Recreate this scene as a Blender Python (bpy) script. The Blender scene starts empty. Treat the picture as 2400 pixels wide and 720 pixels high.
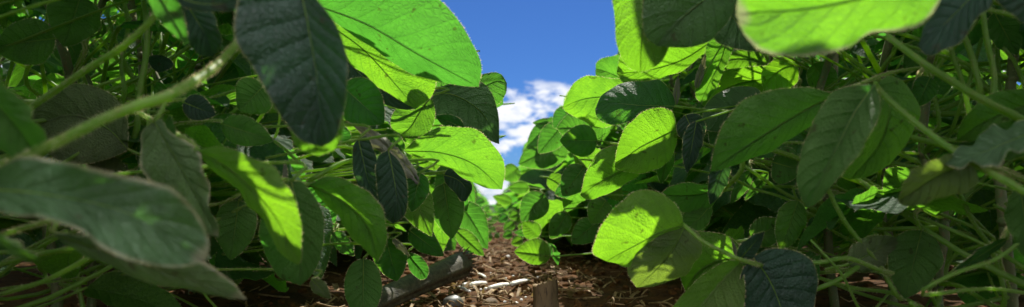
import bpy, math, random
import numpy as np
from mathutils import Vector, Matrix, Quaternion
from mathutils.bvhtree import BVHTree
from math import sin, cos, pi, radians

RNG = random.Random(7)
NR = np.random.RandomState(11)
C = bpy.context.scene.collection
V = Vector

# ------------------------------------------------------------------ camera
F = 1564.0                       # focal length in pixels of the 2400 px photograph
CAMH = 0.115
SKYT = (.205, .385, .70)
CLOUD, SKYS, EXPO = 9.0, .055, 1.2
YAW, PITCH = math.atan(45/F), math.atan(120/F)
cam = bpy.data.objects.new('camera', bpy.data.cameras.new('camera'))
C.objects.link(cam)
cam.location = (0, 0, CAMH)
cam.rotation_euler = (pi/2 + PITCH, 0, -YAW)
cam.data.sensor_width = 36
cam.data.lens = F/2400*36
cam.data.clip_start = 0.01
cam.data.clip_end = 5000
cam.data.dof.use_dof = True
cam.data.dof.focus_distance = 0.66
cam.data.dof.aperture_fstop = 7.5
bpy.context.scene.camera = cam
CM = Matrix.Translation(cam.location) @ cam.rotation_euler.to_matrix().to_4x4()
CMI = CM.inverted()
def P(x, y, d):
    return CM @ V(((x-1200)/F*d, (360-y)/F*d, -d))
def proj(p):
    q = CMI @ p
    d = -q.z
    if d < 1e-4: return (0, 0, d)
    return (1200+q.x/d*F, 360-q.y/d*F, d)
CMIn = np.array(CMI)
def projN(a):
    q = a @ CMIn[:3, :3].T + CMIn[:3, 3]
    d = -q[:, 2]
    dd = np.where(d < 1e-3, 1e-3, d)
    return 1200+q[:, 0]/dd*F, 360-q[:, 1]/dd*F, d

# ------------------------------------------------------------------ light
SUN_EL, SUN_AZ = radians(56), radians(14)          # azimuth measured from the view axis (+Y) to the right
SD = V((cos(SUN_EL)*sin(SUN_AZ), cos(SUN_EL)*cos(SUN_AZ), sin(SUN_EL)))
sun = bpy.data.objects.new('sun', bpy.data.lights.new('sun', 'SUN'))
C.objects.link(sun)
sun.data.energy = 4.1
sun.data.angle = radians(0.55)
sun.data.color = (1, 0.955, 0.87)
sun.rotation_euler = SD.to_track_quat('Z', 'Y').to_euler()

# ------------------------------------------------------------------ node helpers
def mat(name):
    m = bpy.data.materials.new(name); m.use_nodes = True
    m.node_tree.nodes.clear()
    return m, m.node_tree
class NT:
    def __init__(s, nt): s.nt = nt
    def n(s, typ, ins=None, **kw):
        nd = s.nt.nodes.new(typ)
        for k, v in kw.items(): setattr(nd, k, v)
        for k, v in (ins or {}).items():
            if isinstance(v, bpy.types.NodeSocket): s.nt.links.new(v, nd.inputs[k])
            else: nd.inputs[k].default_value = v
        return nd
    def m(s, op, a, b=0.0, c=0.0):
        return s.n('ShaderNodeMath', {0: a, 1: b, 2: c}, operation=op).outputs[0]
    def mr(s, v, a, b, c=0.0, d=1.0, smooth=True):
        return s.n('ShaderNodeMapRange', {'Value': v, 'From Min': a, 'From Max': b, 'To Min': c, 'To Max': d},
                   interpolation_type='SMOOTHSTEP' if smooth else 'LINEAR').outputs[0]
    def mix(s, f, a, b, bt='MIX'):
        nd = s.n('ShaderNodeMix', data_type='RGBA', blend_type=bt)
        for i, v in ((0, f), (6, a), (7, b)):
            if isinstance(v, bpy.types.NodeSocket): s.nt.links.new(v, nd.inputs[i])
            else: nd.inputs[i].default_value = v if i == 0 else tuple(v)+(1,)*(4-len(v))
        return nd.outputs[2]
    def noise(s, vec, scale, detail=3, rough=.5, dist=0):
        return s.n('ShaderNodeTexNoise', {'Vector': vec, 'Scale': scale, 'Detail': detail, 'Roughness': rough, 'Distortion': dist}).outputs[0]

# ------------------------------------------------------------------ materials
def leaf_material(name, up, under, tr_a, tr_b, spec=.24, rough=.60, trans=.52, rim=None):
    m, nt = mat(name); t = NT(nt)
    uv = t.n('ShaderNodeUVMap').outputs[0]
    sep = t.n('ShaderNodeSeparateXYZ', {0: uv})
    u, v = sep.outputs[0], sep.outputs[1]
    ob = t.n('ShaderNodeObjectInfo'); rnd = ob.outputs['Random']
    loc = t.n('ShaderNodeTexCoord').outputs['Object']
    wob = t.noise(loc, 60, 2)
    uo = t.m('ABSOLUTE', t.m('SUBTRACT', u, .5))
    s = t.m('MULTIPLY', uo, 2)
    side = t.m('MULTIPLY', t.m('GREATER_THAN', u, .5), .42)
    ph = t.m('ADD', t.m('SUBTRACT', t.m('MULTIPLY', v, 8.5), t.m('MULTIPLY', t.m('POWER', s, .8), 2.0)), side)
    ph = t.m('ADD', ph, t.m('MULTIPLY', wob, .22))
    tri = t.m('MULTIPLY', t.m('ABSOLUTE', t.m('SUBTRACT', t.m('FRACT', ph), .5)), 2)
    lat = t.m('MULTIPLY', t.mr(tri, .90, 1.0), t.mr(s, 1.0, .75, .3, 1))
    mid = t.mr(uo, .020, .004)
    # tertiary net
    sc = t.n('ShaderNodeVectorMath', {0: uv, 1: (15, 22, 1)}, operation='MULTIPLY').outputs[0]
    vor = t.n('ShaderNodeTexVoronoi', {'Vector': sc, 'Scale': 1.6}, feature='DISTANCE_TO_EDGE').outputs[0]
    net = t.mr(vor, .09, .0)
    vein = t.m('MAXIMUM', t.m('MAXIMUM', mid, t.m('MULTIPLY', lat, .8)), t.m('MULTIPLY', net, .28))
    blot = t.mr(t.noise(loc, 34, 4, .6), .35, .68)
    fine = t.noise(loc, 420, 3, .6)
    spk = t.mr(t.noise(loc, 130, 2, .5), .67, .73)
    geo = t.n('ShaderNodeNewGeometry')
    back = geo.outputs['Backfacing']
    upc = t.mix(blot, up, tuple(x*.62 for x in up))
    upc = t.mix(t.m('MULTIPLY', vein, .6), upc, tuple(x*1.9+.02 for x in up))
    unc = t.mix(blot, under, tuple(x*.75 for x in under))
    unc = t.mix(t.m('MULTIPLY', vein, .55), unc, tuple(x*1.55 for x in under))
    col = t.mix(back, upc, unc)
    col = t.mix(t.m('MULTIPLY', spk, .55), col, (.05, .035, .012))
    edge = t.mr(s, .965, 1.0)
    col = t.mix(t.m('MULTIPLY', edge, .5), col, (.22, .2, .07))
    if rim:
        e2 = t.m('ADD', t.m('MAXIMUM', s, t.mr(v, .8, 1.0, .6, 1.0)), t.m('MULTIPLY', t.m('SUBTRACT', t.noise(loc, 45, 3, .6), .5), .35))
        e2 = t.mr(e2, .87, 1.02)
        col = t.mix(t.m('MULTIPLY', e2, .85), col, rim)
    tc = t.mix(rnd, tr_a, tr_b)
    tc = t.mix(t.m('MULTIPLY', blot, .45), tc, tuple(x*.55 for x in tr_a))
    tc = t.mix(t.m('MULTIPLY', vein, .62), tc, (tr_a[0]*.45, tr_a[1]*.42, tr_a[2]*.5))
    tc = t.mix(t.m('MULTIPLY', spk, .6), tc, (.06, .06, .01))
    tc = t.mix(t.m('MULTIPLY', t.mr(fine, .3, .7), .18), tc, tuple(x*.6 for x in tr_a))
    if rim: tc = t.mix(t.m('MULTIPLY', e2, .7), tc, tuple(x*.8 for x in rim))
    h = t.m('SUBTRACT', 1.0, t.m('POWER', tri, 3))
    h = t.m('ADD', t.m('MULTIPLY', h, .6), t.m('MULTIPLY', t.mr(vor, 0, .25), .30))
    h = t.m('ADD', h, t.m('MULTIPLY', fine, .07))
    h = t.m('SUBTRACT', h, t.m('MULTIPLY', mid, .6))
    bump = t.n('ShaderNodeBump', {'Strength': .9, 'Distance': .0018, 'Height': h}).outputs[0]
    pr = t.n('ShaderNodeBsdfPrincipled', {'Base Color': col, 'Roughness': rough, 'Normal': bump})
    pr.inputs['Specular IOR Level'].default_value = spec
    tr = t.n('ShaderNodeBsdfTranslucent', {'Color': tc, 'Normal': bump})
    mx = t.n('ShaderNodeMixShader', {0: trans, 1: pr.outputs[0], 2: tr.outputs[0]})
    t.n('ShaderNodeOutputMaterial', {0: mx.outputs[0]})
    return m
LEAF = leaf_material('soy_leaf', (.030, .082, .030), (.088, .165, .045), (.095, .43, .036), (.32, .72, .022), trans=.48)
YOUNG = leaf_material('young_soy_leaf', (.045, .095, .032), (.12, .18, .05), (.23, .62, .022), (.35, .73, .018), trans=.50)
MATURE = leaf_material('shaded_soy_leaf', (.019, .050, .034), (.058, .12, .040), (.08, .30, .05), (.14, .38, .05), spec=.5, rough=.5, trans=.25)  # leaf copy for shaded leaflets; shade and sky reflection put into its colour
CURLED = leaf_material('curled_margin_leaf', (.035, .075, .045), (.09, .15, .075), (.16, .55, .03), (.30, .70, .02), trans=.48, rim=(.46, .40, .27))
DULL = leaf_material('dull_curled_leaf', (.075, .150, .062), (.12, .19, .07), (.12, .36, .05), (.16, .42, .05), spec=.6, rough=.45, trans=.26, rim=(.44, .42, .28))
OLD = leaf_material('weathered_soy_leaf', (.05, .07, .035), (.12, .15, .075), (.22, .42, .04), (.34, .5, .04), trans=.40)
GREY = leaf_material('folded_hairy_leaf', (.20, .19, .15), (.26, .25, .20), (.30, .32, .10), (.34, .4, .12), spec=.3, trans=.25)

def simple(name, cols, scale, rough=.7, bump=.4, dist=.002, trans=None, coord='Object', spec=.4, stretch=None):
    m, nt = mat(name); t = NT(nt)
    tc = t.n('ShaderNodeTexCoord').outputs[coord]
    if stretch: tc = t.n('ShaderNodeVectorMath', {0: tc, 1: stretch}, operation='MULTIPLY').outputs[0]
    n1 = t.noise(tc, scale, 6, .6)
    f = t.mr(n1, .36, .66)
    col = t.mix(f, cols[0], cols[1])
    n2 = t.noise(tc, scale*5, 4, .65)
    if len(cols) > 2: col = t.mix(t.mr(n2, .52, .68), col, cols[2])
    h = t.m('ADD', t.m('MULTIPLY', n1, .6), t.m('MULTIPLY', n2, .4))
    b = t.n('ShaderNodeBump', {'Strength': bump, 'Distance': dist, 'Height': h}).outputs[0]
    pr = t.n('ShaderNodeBsdfPrincipled', {'Base Color': col, 'Roughness': rough, 'Normal': b})
    pr.inputs['Specular IOR Level'].default_value = spec
    out = pr.outputs[0]
    if trans:
        tr = t.n('ShaderNodeBsdfTranslucent', {'Color': tuple(trans[1])+(1,)})
        out = t.n('ShaderNodeMixShader', {0: trans[0], 1: out, 2: tr.outputs[0]}).outputs[0]
    t.n('ShaderNodeOutputMaterial', {0: out})
    return m
STALK = simple('green_stalk', [(.085, .17, .035), (.13, .21, .05), (.17, .16, .06)], 60, .5, .5, .0008, (.45, (.50, .80, .03)))
STEM = simple('woody_stem', [(.07, .11, .03), (.12, .12, .05), (.14, .09, .04)], 50, .6, .6, .001)
HAIR = simple('leaf_hair', [(.62, .50, .26), (.74, .66, .42)], 200, .5, .1, .0005, (.45, (.85, .72, .38)))
SOIL = simple('soil', [(.048, .022, .006), (.095, .042, .011), (.018, .009, .004)], 28, .95, 1.0, .012, spec=.15)
CLOD = simple('soil_clod', [(.062, .028, .008), (.14, .060, .015), (.025, .013, .006)], 90, .95, 1.0, .003, spec=.15)
STRAW = simple('straw', [(.16, .095, .03), (.34, .23, .10), (.08, .045, .018)], 120, .7, .6, .001, (.15, (.5, .35, .12)), stretch=(1, 1, .2))
DRYSTALK = simple('dry_maize_stalk', [(.034, .032, .017), (.085, .074, .040), (.012, .011, .007)], 150, .65, 1., .003)
PITH = simple('broken_pith', [(.11, .07, .04), (.05, .03, .02), (.2, .14, .08)], 160, .9, 1.0, .003)
WHITE = simple('bleached_stalk', [(.78, .75, .68), (.86, .84, .78), (.6, .52, .4)], 160, .6, .5, .0008)
COB = simple('cob', [(.30, .12, .04), (.45, .22, .08), (.16, .07, .03)], 260, .8, 1, .002)
PEB = simple('pebble', [(.05, .05, .042), (.10, .095, .08), (.03, .028, .025)], 70, .45, .3, .001)
PALEPEB = simple('pale_pebble', [(.72, .70, .66), (.82, .8, .76), (.5, .45, .38)], 90, .6, .3, .001)
WOOD = simple('cut_stalk_stub', [(.10, .065, .03), (.18, .12, .06), (.05, .03, .016)], 90, .8, .8, .002, stretch=(1, 1, .15))

# ------------------------------------------------------------------ mesh helpers
class MB:
    """collects vertices, faces, uvs and material slots of ONE mesh"""
    def __init__(s): s.v = []; s.f = []; s.uv = []; s.mi = []; s.n = 0
    def add(s, v, f, uv=None, mi=0):
        v = np.asarray(v, float)
        f = [tuple(int(i)+s.n for i in q) for q in f]
        s.v.append(v); s.f += f; s.n += len(v)
        s.uv.append(np.asarray(uv, float) if uv is not None else np.tile((.5, .5), (len(v), 1)))
        s.mi += [mi]*len(f)
    def mesh(s, name, mats):
        me = bpy.data.meshes.new(name)
        vs = np.concatenate(s.v)
        me.from_pydata(vs.tolist(), [], s.f)
        uvl = me.uv_layers.new(name='UVMap')
        idx = np.empty(len(me.loops), dtype=np.int32)
        me.loops.foreach_get('vertex_index', idx)
        uvl.data.foreach_set('uv', np.concatenate(s.uv)[idx].ravel().astype(np.float32))
        for m in mats: me.materials.append(m)
        me.polygons.foreach_set('material_index', np.array(s.mi, dtype=np.int32))
        me.polygons.foreach_set('use_smooth', np.ones(len(s.f), dtype=bool))
        me.update()
        return me
def link(name, me, parent=None, mw=None):
    o = bpy.data.objects.new(name, me); C.objects.link(o)
    if parent is not None: o.parent = parent
    if mw is not None:
        pm = parent_world(parent) if parent is not None else Matrix()
        o.matrix_basis = pm.inverted() @ mw
    return o
WM = {}
def parent_world(o):
    m = Matrix()
    while o is not None:
        m = o.matrix_basis @ m; o = o.parent
    return m
def tag(o, label=None, cat=None, group=None, kind=None):
    for k, v in (('label', label), ('category', cat), ('group', group), ('kind', kind)):
        if v: o[k] = v
    return o

def spline(pts, n):
    """Catmull-Rom through pts (rows), n+1 samples spaced by chord length"""
    p = np.asarray(pts, float)
    if len(p) == 2: return p[0]+(p[1]-p[0])*np.linspace(0, 1, n+1)[:, None]
    q = np.vstack([2*p[0]-p[1], p, 2*p[-1]-p[-2]])
    out = []
    for i in range(len(p)-1):
        t = np.linspace(0, 1, 13)[:, None][:-1]
        a, b, c, d = q[i], q[i+1], q[i+2], q[i+3]
        out.append(.5*((2*b)+(-a+c)*t+(2*a-5*b+4*c-d)*t*t+(-a+3*b-3*c+d)*t**3))
    out = np.vstack(out+[p[-1:]])
    L = np.concatenate([[0], np.cumsum(np.linalg.norm(np.diff(out[:, :2] if out.shape[1] == 3 and abs(p[:, 0]).max() > 20 else out, axis=0), axis=1))])
    tt = np.linspace(0, L[-1], n+1)
    return np.stack([np.interp(tt, L, out[:, k]) for k in range(out.shape[1])], 1)

def tube(mb, pts, rad, ns=8, mi=0, n=None, cap=True):
    pts = np.asarray([tuple(p) for p in pts], float)
    if n: 
        r0 = np.interp(np.linspace(0, 1, n+1), np.linspace(0, 1, len(rad)), rad) if hasattr(rad, '__len__') else None
        pts = spline(pts, n)
        rad = r0 if r0 is not None else rad
    m = len(pts)
    rad = np.interp(np.linspace(0, 1, m), np.linspace(0, 1, len(rad)), rad) if hasattr(rad, '__len__') else np.full(m, rad)
    T = np.gradient(pts, axis=0); T /= np.linalg.norm(T, axis=1)[:, None]+1e-12
    a = np.array([0.3, 0.2, .93]); 
    if abs(T[0] @ a) > .9: a = np.array([1., 0, 0])
    N = np.cross(T, a); N /= np.linalg.norm(N, axis=1)[:, None]+1e-12
    B = np.cross(T, N)
    ang = np.linspace(0, 2*pi, ns, endpoint=False)
    vs = pts[:, None]+rad[:, None, None]*(np.cos(ang)[None, :, None]*N[:, None]+np.sin(ang)[None, :, None]*B[:, None])
    vs = vs.reshape(-1, 3)
    f = [(i*ns+j, i*ns+(j+1) % ns, (i+1)*ns+(j+1) % ns, (i+1)*ns+j) for i in range(m-1) for j in range(ns)]
    if cap: f += [tuple(range(ns))[::-1], tuple((m-1)*ns+j for j in range(ns))]
    mb.add(vs, f, None, mi)
    return pts, T, N, B, rad
def hairs_on_tube(mb, tb, count, L, w, mi=1):
    pts, T, N, B, rad = tb
    k = NR.rand(count)*(len(pts)-1.001); i = k.astype(int); fr = (k-i)[:, None]
    p = pts[i]*(1-fr)+pts[i+1]*fr
    a = NR.rand(count)*2*pi
    dn = np.cos(a)[:, None]*N[i]+np.sin(a)[:, None]*B[i]
    r = rad[i][:, None]
    b = p+dn*r*.95
    tdir = T[i]*(NR.rand(count, 1)*.9-.2)
    ln = L*(.5+.8*NR.rand(count, 1))
    e = b+(dn+tdir)*ln
    sd = np.cross(dn, T[i]); mixd = NR.rand(count, 1)-.5
    sd = sd*(1-abs(mixd))+T[i]*mixd*2
    v = np.stack([b-sd*w/2, b+sd*w/2, e], 1).reshape(-1, 3)
    mb.add(v, [(3*q, 3*q+1, 3*q+2) for q in range(count)], None, mi)

def leaf_surface(M, Lc, Rc, nrm, ns, crown=0., puck=.0008, wave=0., nlat=8.5, seed=0, cup=0.):
    """M, Lc, Rc: (nt+1,3) world curves.  returns verts, faces, uvs"""
    nt = len(M)-1
    rs = np.random.RandomState(seed)
    S = np.linspace(-1, 1, 2*ns+1)
    S = np.sign(S)*np.abs(S)**.92
    t = np.linspace(0, 1, nt+1)
    E = np.where(S[None, :, None] < 0, Lc[:, None], Rc[:, None])
    a = np.abs(S)[None, :, None]
    Pn = M[:, None]+(E-M[:, None])*a
    W = np.linalg.norm(E-M[:, None], axis=2)
    hgt = crown*4*np.abs(S)*(1-np.abs(S))*1.0
    hh = hgt[None, :]*W
    ph = t[:, None]*nlat-2.0*np.abs(S)[None]**.8+np.where(S > 0, .42, 0)[None]
    tri = np.abs((ph % 1)-.5)*2
    hh = hh+puck*(1-tri**3)*np.clip(np.abs(S)*3, 0, 1)[None]*np.clip((1-np.abs(S))*6, 0, 1)[None]*np.sin(pi*np.clip(t, .03, .97))[:, None]**.5
    if wave:
        f1, f2, p1, p2 = rs.uniform(2, 3.4), rs.uniform(4, 6), rs.uniform(0, 6.28), rs.uniform(0, 6.28)
        wv = np.sin(t[:, None]*f1*2*pi+p1+(S > 0)[None]*2.1)+.45*np.sin(t[:, None]*f2*2*pi+p2+(S > 0)[None]*1.3)
        hh = hh+wave*wv*(np.abs(S)**2.2)[None]*np.sin(pi*t)[:, None]
    if cup:
        hh = hh+cup*W*(S**4)[None]
    Pn = Pn+np.asarray(nrm)[None, None]*hh[..., None]
    vs = Pn.reshape(-1, 3)
    uv = np.stack(np.broadcast_arrays((S[None]+1)/2, t[:, None]), -1).reshape(-1, 2)
    w = 2*ns+1
    f = [(i*w+j, i*w+j+1, (i+1)*w+j+1, (i+1)*w+j) for i in range(nt) for j in range(2*ns)]
    return vs, f, uv, Pn
def edge_hairs(mb, Pn, nrm, step, L, w, mi=1):
    for side in (0, -1):
        e = Pn[:, side]; inn = Pn[:, 2 if side == 0 else -3]
        d = np.linalg.norm(np.diff(e, axis=0), axis=1); cum = np.concatenate([[0], np.cumsum(d)])
        n = max(4, int(cum[-1]/step))
        tt = np.sort(NR.rand(n))*cum[-1]
        b = np.stack([np.interp(tt, cum, e[:, k]) for k in range(3)], 1)
        o = np.stack([np.interp(tt, cum, (e-inn)[:, k]) for k in range(3)], 1)
        T = np.gradient(b, axis=0); T /= np.linalg.norm(T, axis=1)[:, None]+1e-12
        o -= (o*T).sum(1)[:, None]*T
        o /= np.linalg.norm(o, axis=1)[:, None]+1e-12
        dr = o+T*NR.uniform(-.1, .7, (n, 1))+np.asarray(nrm)[None]*NR.uniform(-.5, .5, (n, 1))
        dr /= np.linalg.norm(dr, axis=1)[:, None]
        ln = L*NR.uniform(.5, 1.25, (n, 1))
        v = np.stack([b-T*w/2, b+T*w/2, b+dr*ln], 1).reshape(-1, 3)
        mb.add(v, [(3*q, 3*q+1, 3*q+2) for q in range(n)], None, mi)

# ------------------------------------------------------------------ leaves one can tell apart
HER = []
def H(key, M, L, R, up=0, lit=0, crown=.06, dl=0., dr=0., cup=0., wave=.0012, g=None, m=None, lab=None, l=None, d=None, w=None):
    HER.append(dict(key=key, M=M, L=L, R=R, up=up, lit=lit, crown=crown, dl=dl, dr=dr, cup=cup, wave=wave, g=g or key, m=m, lab=lab, l=l, d=d))
def Q(key, b, t, w, asym=0., bend=0., sh=.88, **k):
    """an ovate leaflet given by base, tip (x, y, distance) and its width in photograph pixels"""
    b = np.array(b, float); t = np.array(t, float)
    ax = t[:2]-b[:2]; Ln = np.linalg.norm(ax); ax = ax/Ln; nx = np.array([-ax[1], ax[0]])
    M = []
    for q in (0, .33, .66, 1):
        c = b+(t-b)*q; c[:2] += nx*bend*Ln*4*q*(1-q); M.append(tuple(c))
    def edge(sgn):
        o = []
        pk = (.55/(.55+sh))**.55*(sh/(.55+sh))**sh
        for q in (.06, .2, .4, .6, .8, .94):
            ww = w*.5*(1+sgn*asym)*(q**.55*(1-q)**sh)/pk
            c = b[:2]+(t[:2]-b[:2])*q+nx*(bend*Ln*4*q*(1-q)+sgn*ww)
            o.append((c[0], c[1]))
        return o
    k.setdefault('crown', .08)
    H(key, M, edge(1), edge(-1), **k)

# --- right row
H('R1', [(1582,249,0.670),(1500,247,0.670),(1430,242,0.680),(1395,256,0.690)], [(1578,225),(1548,190),(1500,190),(1450,199),(1412,222)], [(1562,264),(1500,276),(1450,291),(1418,289),(1399,274)],
  up=1, d=[(1480,270),(1430,275)], l=[(1500,210),(1450,215),(1550,215)], dl=.022, dr=-.004, crown=.05, lab='puckered dark green leaflet with a raking shine')
H('R2', [(1586,302,0.625),(1540,325,0.625),(1490,352,0.630),(1441,392,0.635)], [(1575,262),(1542,254),(1503,264),(1465,303),(1446,350)], [(1584,345),(1555,388),(1510,405),(1460,401)],
  l=[(1520,275),(1480,310),(1465,350),(1545,272)], d=[(1560,350),(1520,385),(1490,390)], dl=-.018, dr=.012, lab='yellow-green leaflet with a diagonal shadow', m='YOUNG')
H('R3', [(1505,385,.67),(1460,400,.665),(1410,425,.66),(1360,458,.66)], [(1475,350),(1445,341),(1405,357),(1378,395)], [(1495,412),(1455,438),(1400,465),(1372,466)],
  l=[(1395,390),(1385,430),(1400,450),(1435,435)], d=[(1430,385)], dl=-.015, dr=.015, m='YOUNG')
H('R4', [(1500,215,.84),(1430,225,.84),(1370,232,.85),(1319,250,.86)], [(1480,190),(1425,183),(1375,179),(1343,197)], [(1480,270),(1435,294),(1400,299),(1365,283),(1327,262)], lit=1, dl=-.02, dr=.02)
H('R5', [(1500,200,1.060),(1460,185,1.060),(1425,170,1.060),(1396,160,1.070)], [(1485,150),(1455,130),(1415,136),(1398,147)], [(1480,225),(1440,205),(1405,190),(1396,174)], lit=1, dl=-.02, dr=.01)
H('R6', [(1575,-110,.40),(1525,0,.40),(1505,90,.405),(1500,170,.42)], [(1440,-80),(1439,30),(1446,105),(1470,155)], [(1610,-60),(1590,50),(1560,130),(1530,160)], l=[(1465,20),(1470,80),(1500,120)], dl=.01, dr=-.005, cup=.0, m='YOUNG')
H('R7', [(1670,95,0.740),(1600,140,0.740),(1520,165,0.750),(1445,172,0.760)], [(1600,60),(1530,70),(1480,95),(1455,130)], [(1650,125),(1600,165),(1560,180),(1520,195),(1465,195)], l=[(1480,170),(1520,180),(1470,140),(1560,165),(1610,145)], dl=-.02, dr=.01, m='YOUNG')
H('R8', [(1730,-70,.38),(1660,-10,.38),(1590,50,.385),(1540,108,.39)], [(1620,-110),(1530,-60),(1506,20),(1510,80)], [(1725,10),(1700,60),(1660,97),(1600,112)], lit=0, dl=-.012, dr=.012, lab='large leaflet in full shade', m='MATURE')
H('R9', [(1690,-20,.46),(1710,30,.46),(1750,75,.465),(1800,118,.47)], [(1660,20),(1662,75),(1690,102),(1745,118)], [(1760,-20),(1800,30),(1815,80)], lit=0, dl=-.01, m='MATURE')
H('R10', [(2230,-70,.265),(2080,-20,.265),(1900,20,.27),(1726,30,.28)], [(2100,-150),(1930,-130),(1790,-80),(1735,-20)], [(2205,-10),(2160,48),(2110,67),(2044,71),(2020,84),(1990,105),(1930,121),(1860,127),(1785,117),(1748,85),(1732,55)],
  lit=1, l=[(1850,60),(1950,60),(2100,20),(1780,50)], dl=-.012, dr=.012, cup=.10, wave=.0005, lab='big bright yellow-green leaflet with tan curled margin', m='CURLED')
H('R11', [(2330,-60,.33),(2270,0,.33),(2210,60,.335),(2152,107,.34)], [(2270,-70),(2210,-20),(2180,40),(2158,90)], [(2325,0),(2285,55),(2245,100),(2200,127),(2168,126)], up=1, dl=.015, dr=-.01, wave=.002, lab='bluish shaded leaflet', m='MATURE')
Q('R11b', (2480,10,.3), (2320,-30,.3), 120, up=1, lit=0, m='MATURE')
H('R12', [(1865,185,0.820),(1800,185,0.820),(1720,200,0.820),(1645,246,0.830)], [(1840,160),(1790,155),(1725,160),(1680,176),(1653,208)], [(1850,240),(1800,260),(1740,262),(1690,258),(1660,252)], l=[(1680,195),(1730,180),(1790,175)], dl=-.02, dr=.02, m='YOUNG')
H('R12b', [(1800,150,0.900),(1750,138,0.900),(1710,140,0.900),(1683,156,0.900)], [(1780,122),(1735,117),(1700,122)], [(1780,165),(1740,170),(1705,168)], lit=1, m='YOUNG')
H('R13', [(1705,85,0.720),(1690,140,0.720),(1665,190,0.720),(1642,240,0.730)], [(1665,90),(1650,140),(1634,190),(1630,225)], [(1720,110),(1700,155),(1685,195),(1662,230)], l=[(1690,150),(1665,200),(1650,225)], dl=-.01, wave=.001)
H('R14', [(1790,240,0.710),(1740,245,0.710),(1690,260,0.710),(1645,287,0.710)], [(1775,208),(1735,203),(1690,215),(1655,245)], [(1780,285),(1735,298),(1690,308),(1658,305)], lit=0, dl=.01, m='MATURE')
H('R15', [(1958,222,.43),(1880,262,.43),(1770,330,.43),(1665,402,.44)], [(1900,207),(1830,207),(1760,229),(1708,270),(1680,325)], [(1945,262),(1890,305),(1820,345),(1750,378),(1690,398)], lit=0, dl=-.012, dr=.018, crown=.09, lab='broad matt green leaflet in shade')
H('R16', [(2050,198,.36),(2000,270,.36),(1945,380,.36),(1892,488,.365)], [(1985,203),(1945,220),(1915,275),(1880,345),(1868,420),(1878,465)], [(2062,240),(2060,275),(2025,340),(1965,420),(1915,475)], up=0, d=[(1920,330),(1960,300)], l=[(2055,240)], dl=.004, dr=-.02, crown=.1, wave=.001, lab='broad pointed leaflet folded along its midrib')
H('R17', [(2056,195,.40),(2085,250,.40),(2060,340,.41),(1990,422,.42)], [(2052,230),(2020,300),(1985,360),(1965,405)], [(2085,178),(2125,198),(2150,245),(2148,300),(2110,355),(2050,408)], lit=0, g='R16', dl=-.01, dr=.01)
H('R18', [(2285,385,.345),(2220,400,.34),(2160,435,.34),(2104,472,.345)], [(2260,368),(2205,368),(2160,385),(2118,430)], [(2290,430),(2230,460),(2160,478),(2120,483)], l=[(2190,384)], d=[(2200,430),(2140,460)], dl=-.016, dr=.012, m='OLD', lab='blemished leaflet with a narrow sunlit fold')
H('R18b', [(2440,300,.32),(2370,330,.32),(2290,362,.325),(2205,385,.33)], [(2400,283),(2330,303),(2270,335)], [(2400,350),(2340,378),(2270,392)], up=1, dl=.01, dr=-.01, wave=.003, g='R18', m='DULL')
H('R19', [(2450,235,.41),(2380,255,.41),(2300,290,.41),(2240,330,.42)], [(2400,208),(2330,220),(2275,255),(2250,295)], [(2420,290),(2360,310),(2300,330)], lit=0, dl=-.01)
H('R19b', [(2450,300,.37),(2390,330,.37),(2340,350,.37),(2290,352,.37)], [(2400,280),(2345,290),(2305,320)], [(2430,350),(2380,372),(2330,370)], lit=0, dl=-.01)
H('R21', [(1602,526,0.470),(1550,545,0.470),(1490,575,0.470),(1420,612,0.475)], [(1598,505),(1580,475),(1548,453),(1510,447),(1463,464),(1427,504),(1399,555),(1389,592)], [(1597,533),(1555,545),(1519,567),(1490,597),(1474,624),(1440,617)],
  l=[(1430,530),(1460,500),(1500,560),(1420,590),(1470,590),(1510,530)], d=[(1550,480),(1575,500),(1570,525)], dl=-.022, dr=.012, g='R21', crown=.08, lab='sunlit puckered leaflet with a hairy golden rim', m='YOUNG')
H('R22', [(1604,530,0.485),(1580,580,0.485),(1540,630,0.495),(1492,674,0.500)], [(1560,545),(1515,570),(1475,615),(1474,645)], [(1640,550),(1640,600),(1608,640),(1560,664),(1520,672)], l=[(1500,652),(1530,645),(1570,645)], d=[(1540,590),(1590,590),(1520,615)], dl=-.014, dr=.014, m='OLD', g='R21')
H('R23', [(1738,607,0.550),(1690,610,0.550),(1640,635,0.550),(1606,680,0.555)], [(1735,580),(1705,553),(1660,544),(1615,552),(1595,600),(1595,650)], [(1735,660),(1700,690),(1650,700),(1620,700)], l=[(1700,572),(1720,590),(1685,585)], d=[(1640,620),(1650,580)], g='R24', dl=-.012, dr=.012, m='YOUNG')
H('R24', [(1740,610,0.470),(1700,650,0.470),(1650,710,0.470),(1590,790,0.470)], [(1700,613),(1655,640),(1610,680),(1578,718),(1565,760)], [(1742,640),(1747,690),(1735,740),(1680,790)], l=[(1590,720),(1725,680),(1720,720)], d=[(1650,670),(1660,700)], dl=-.012, dr=-.016, crown=-.04, g='R24', lab='leaflet folded along the midrib with a bright hairy edge', m='YOUNG')
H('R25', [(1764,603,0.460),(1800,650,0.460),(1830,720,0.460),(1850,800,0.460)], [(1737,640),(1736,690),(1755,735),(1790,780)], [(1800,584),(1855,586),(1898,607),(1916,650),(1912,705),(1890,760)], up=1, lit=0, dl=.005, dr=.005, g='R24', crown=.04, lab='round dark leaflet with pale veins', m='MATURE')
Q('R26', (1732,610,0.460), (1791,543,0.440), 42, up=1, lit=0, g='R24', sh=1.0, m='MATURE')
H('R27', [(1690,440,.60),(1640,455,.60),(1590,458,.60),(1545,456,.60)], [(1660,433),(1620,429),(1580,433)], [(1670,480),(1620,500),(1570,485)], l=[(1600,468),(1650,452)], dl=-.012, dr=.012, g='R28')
H('R28', [(1668,475,.61),(1650,500,.61),(1625,525,.61),(1600,545,.61)], [(1640,470),(1610,490),(1595,520)], [(1668,505),(1650,535),(1622,545)], lit=1, g='R28')
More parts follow.
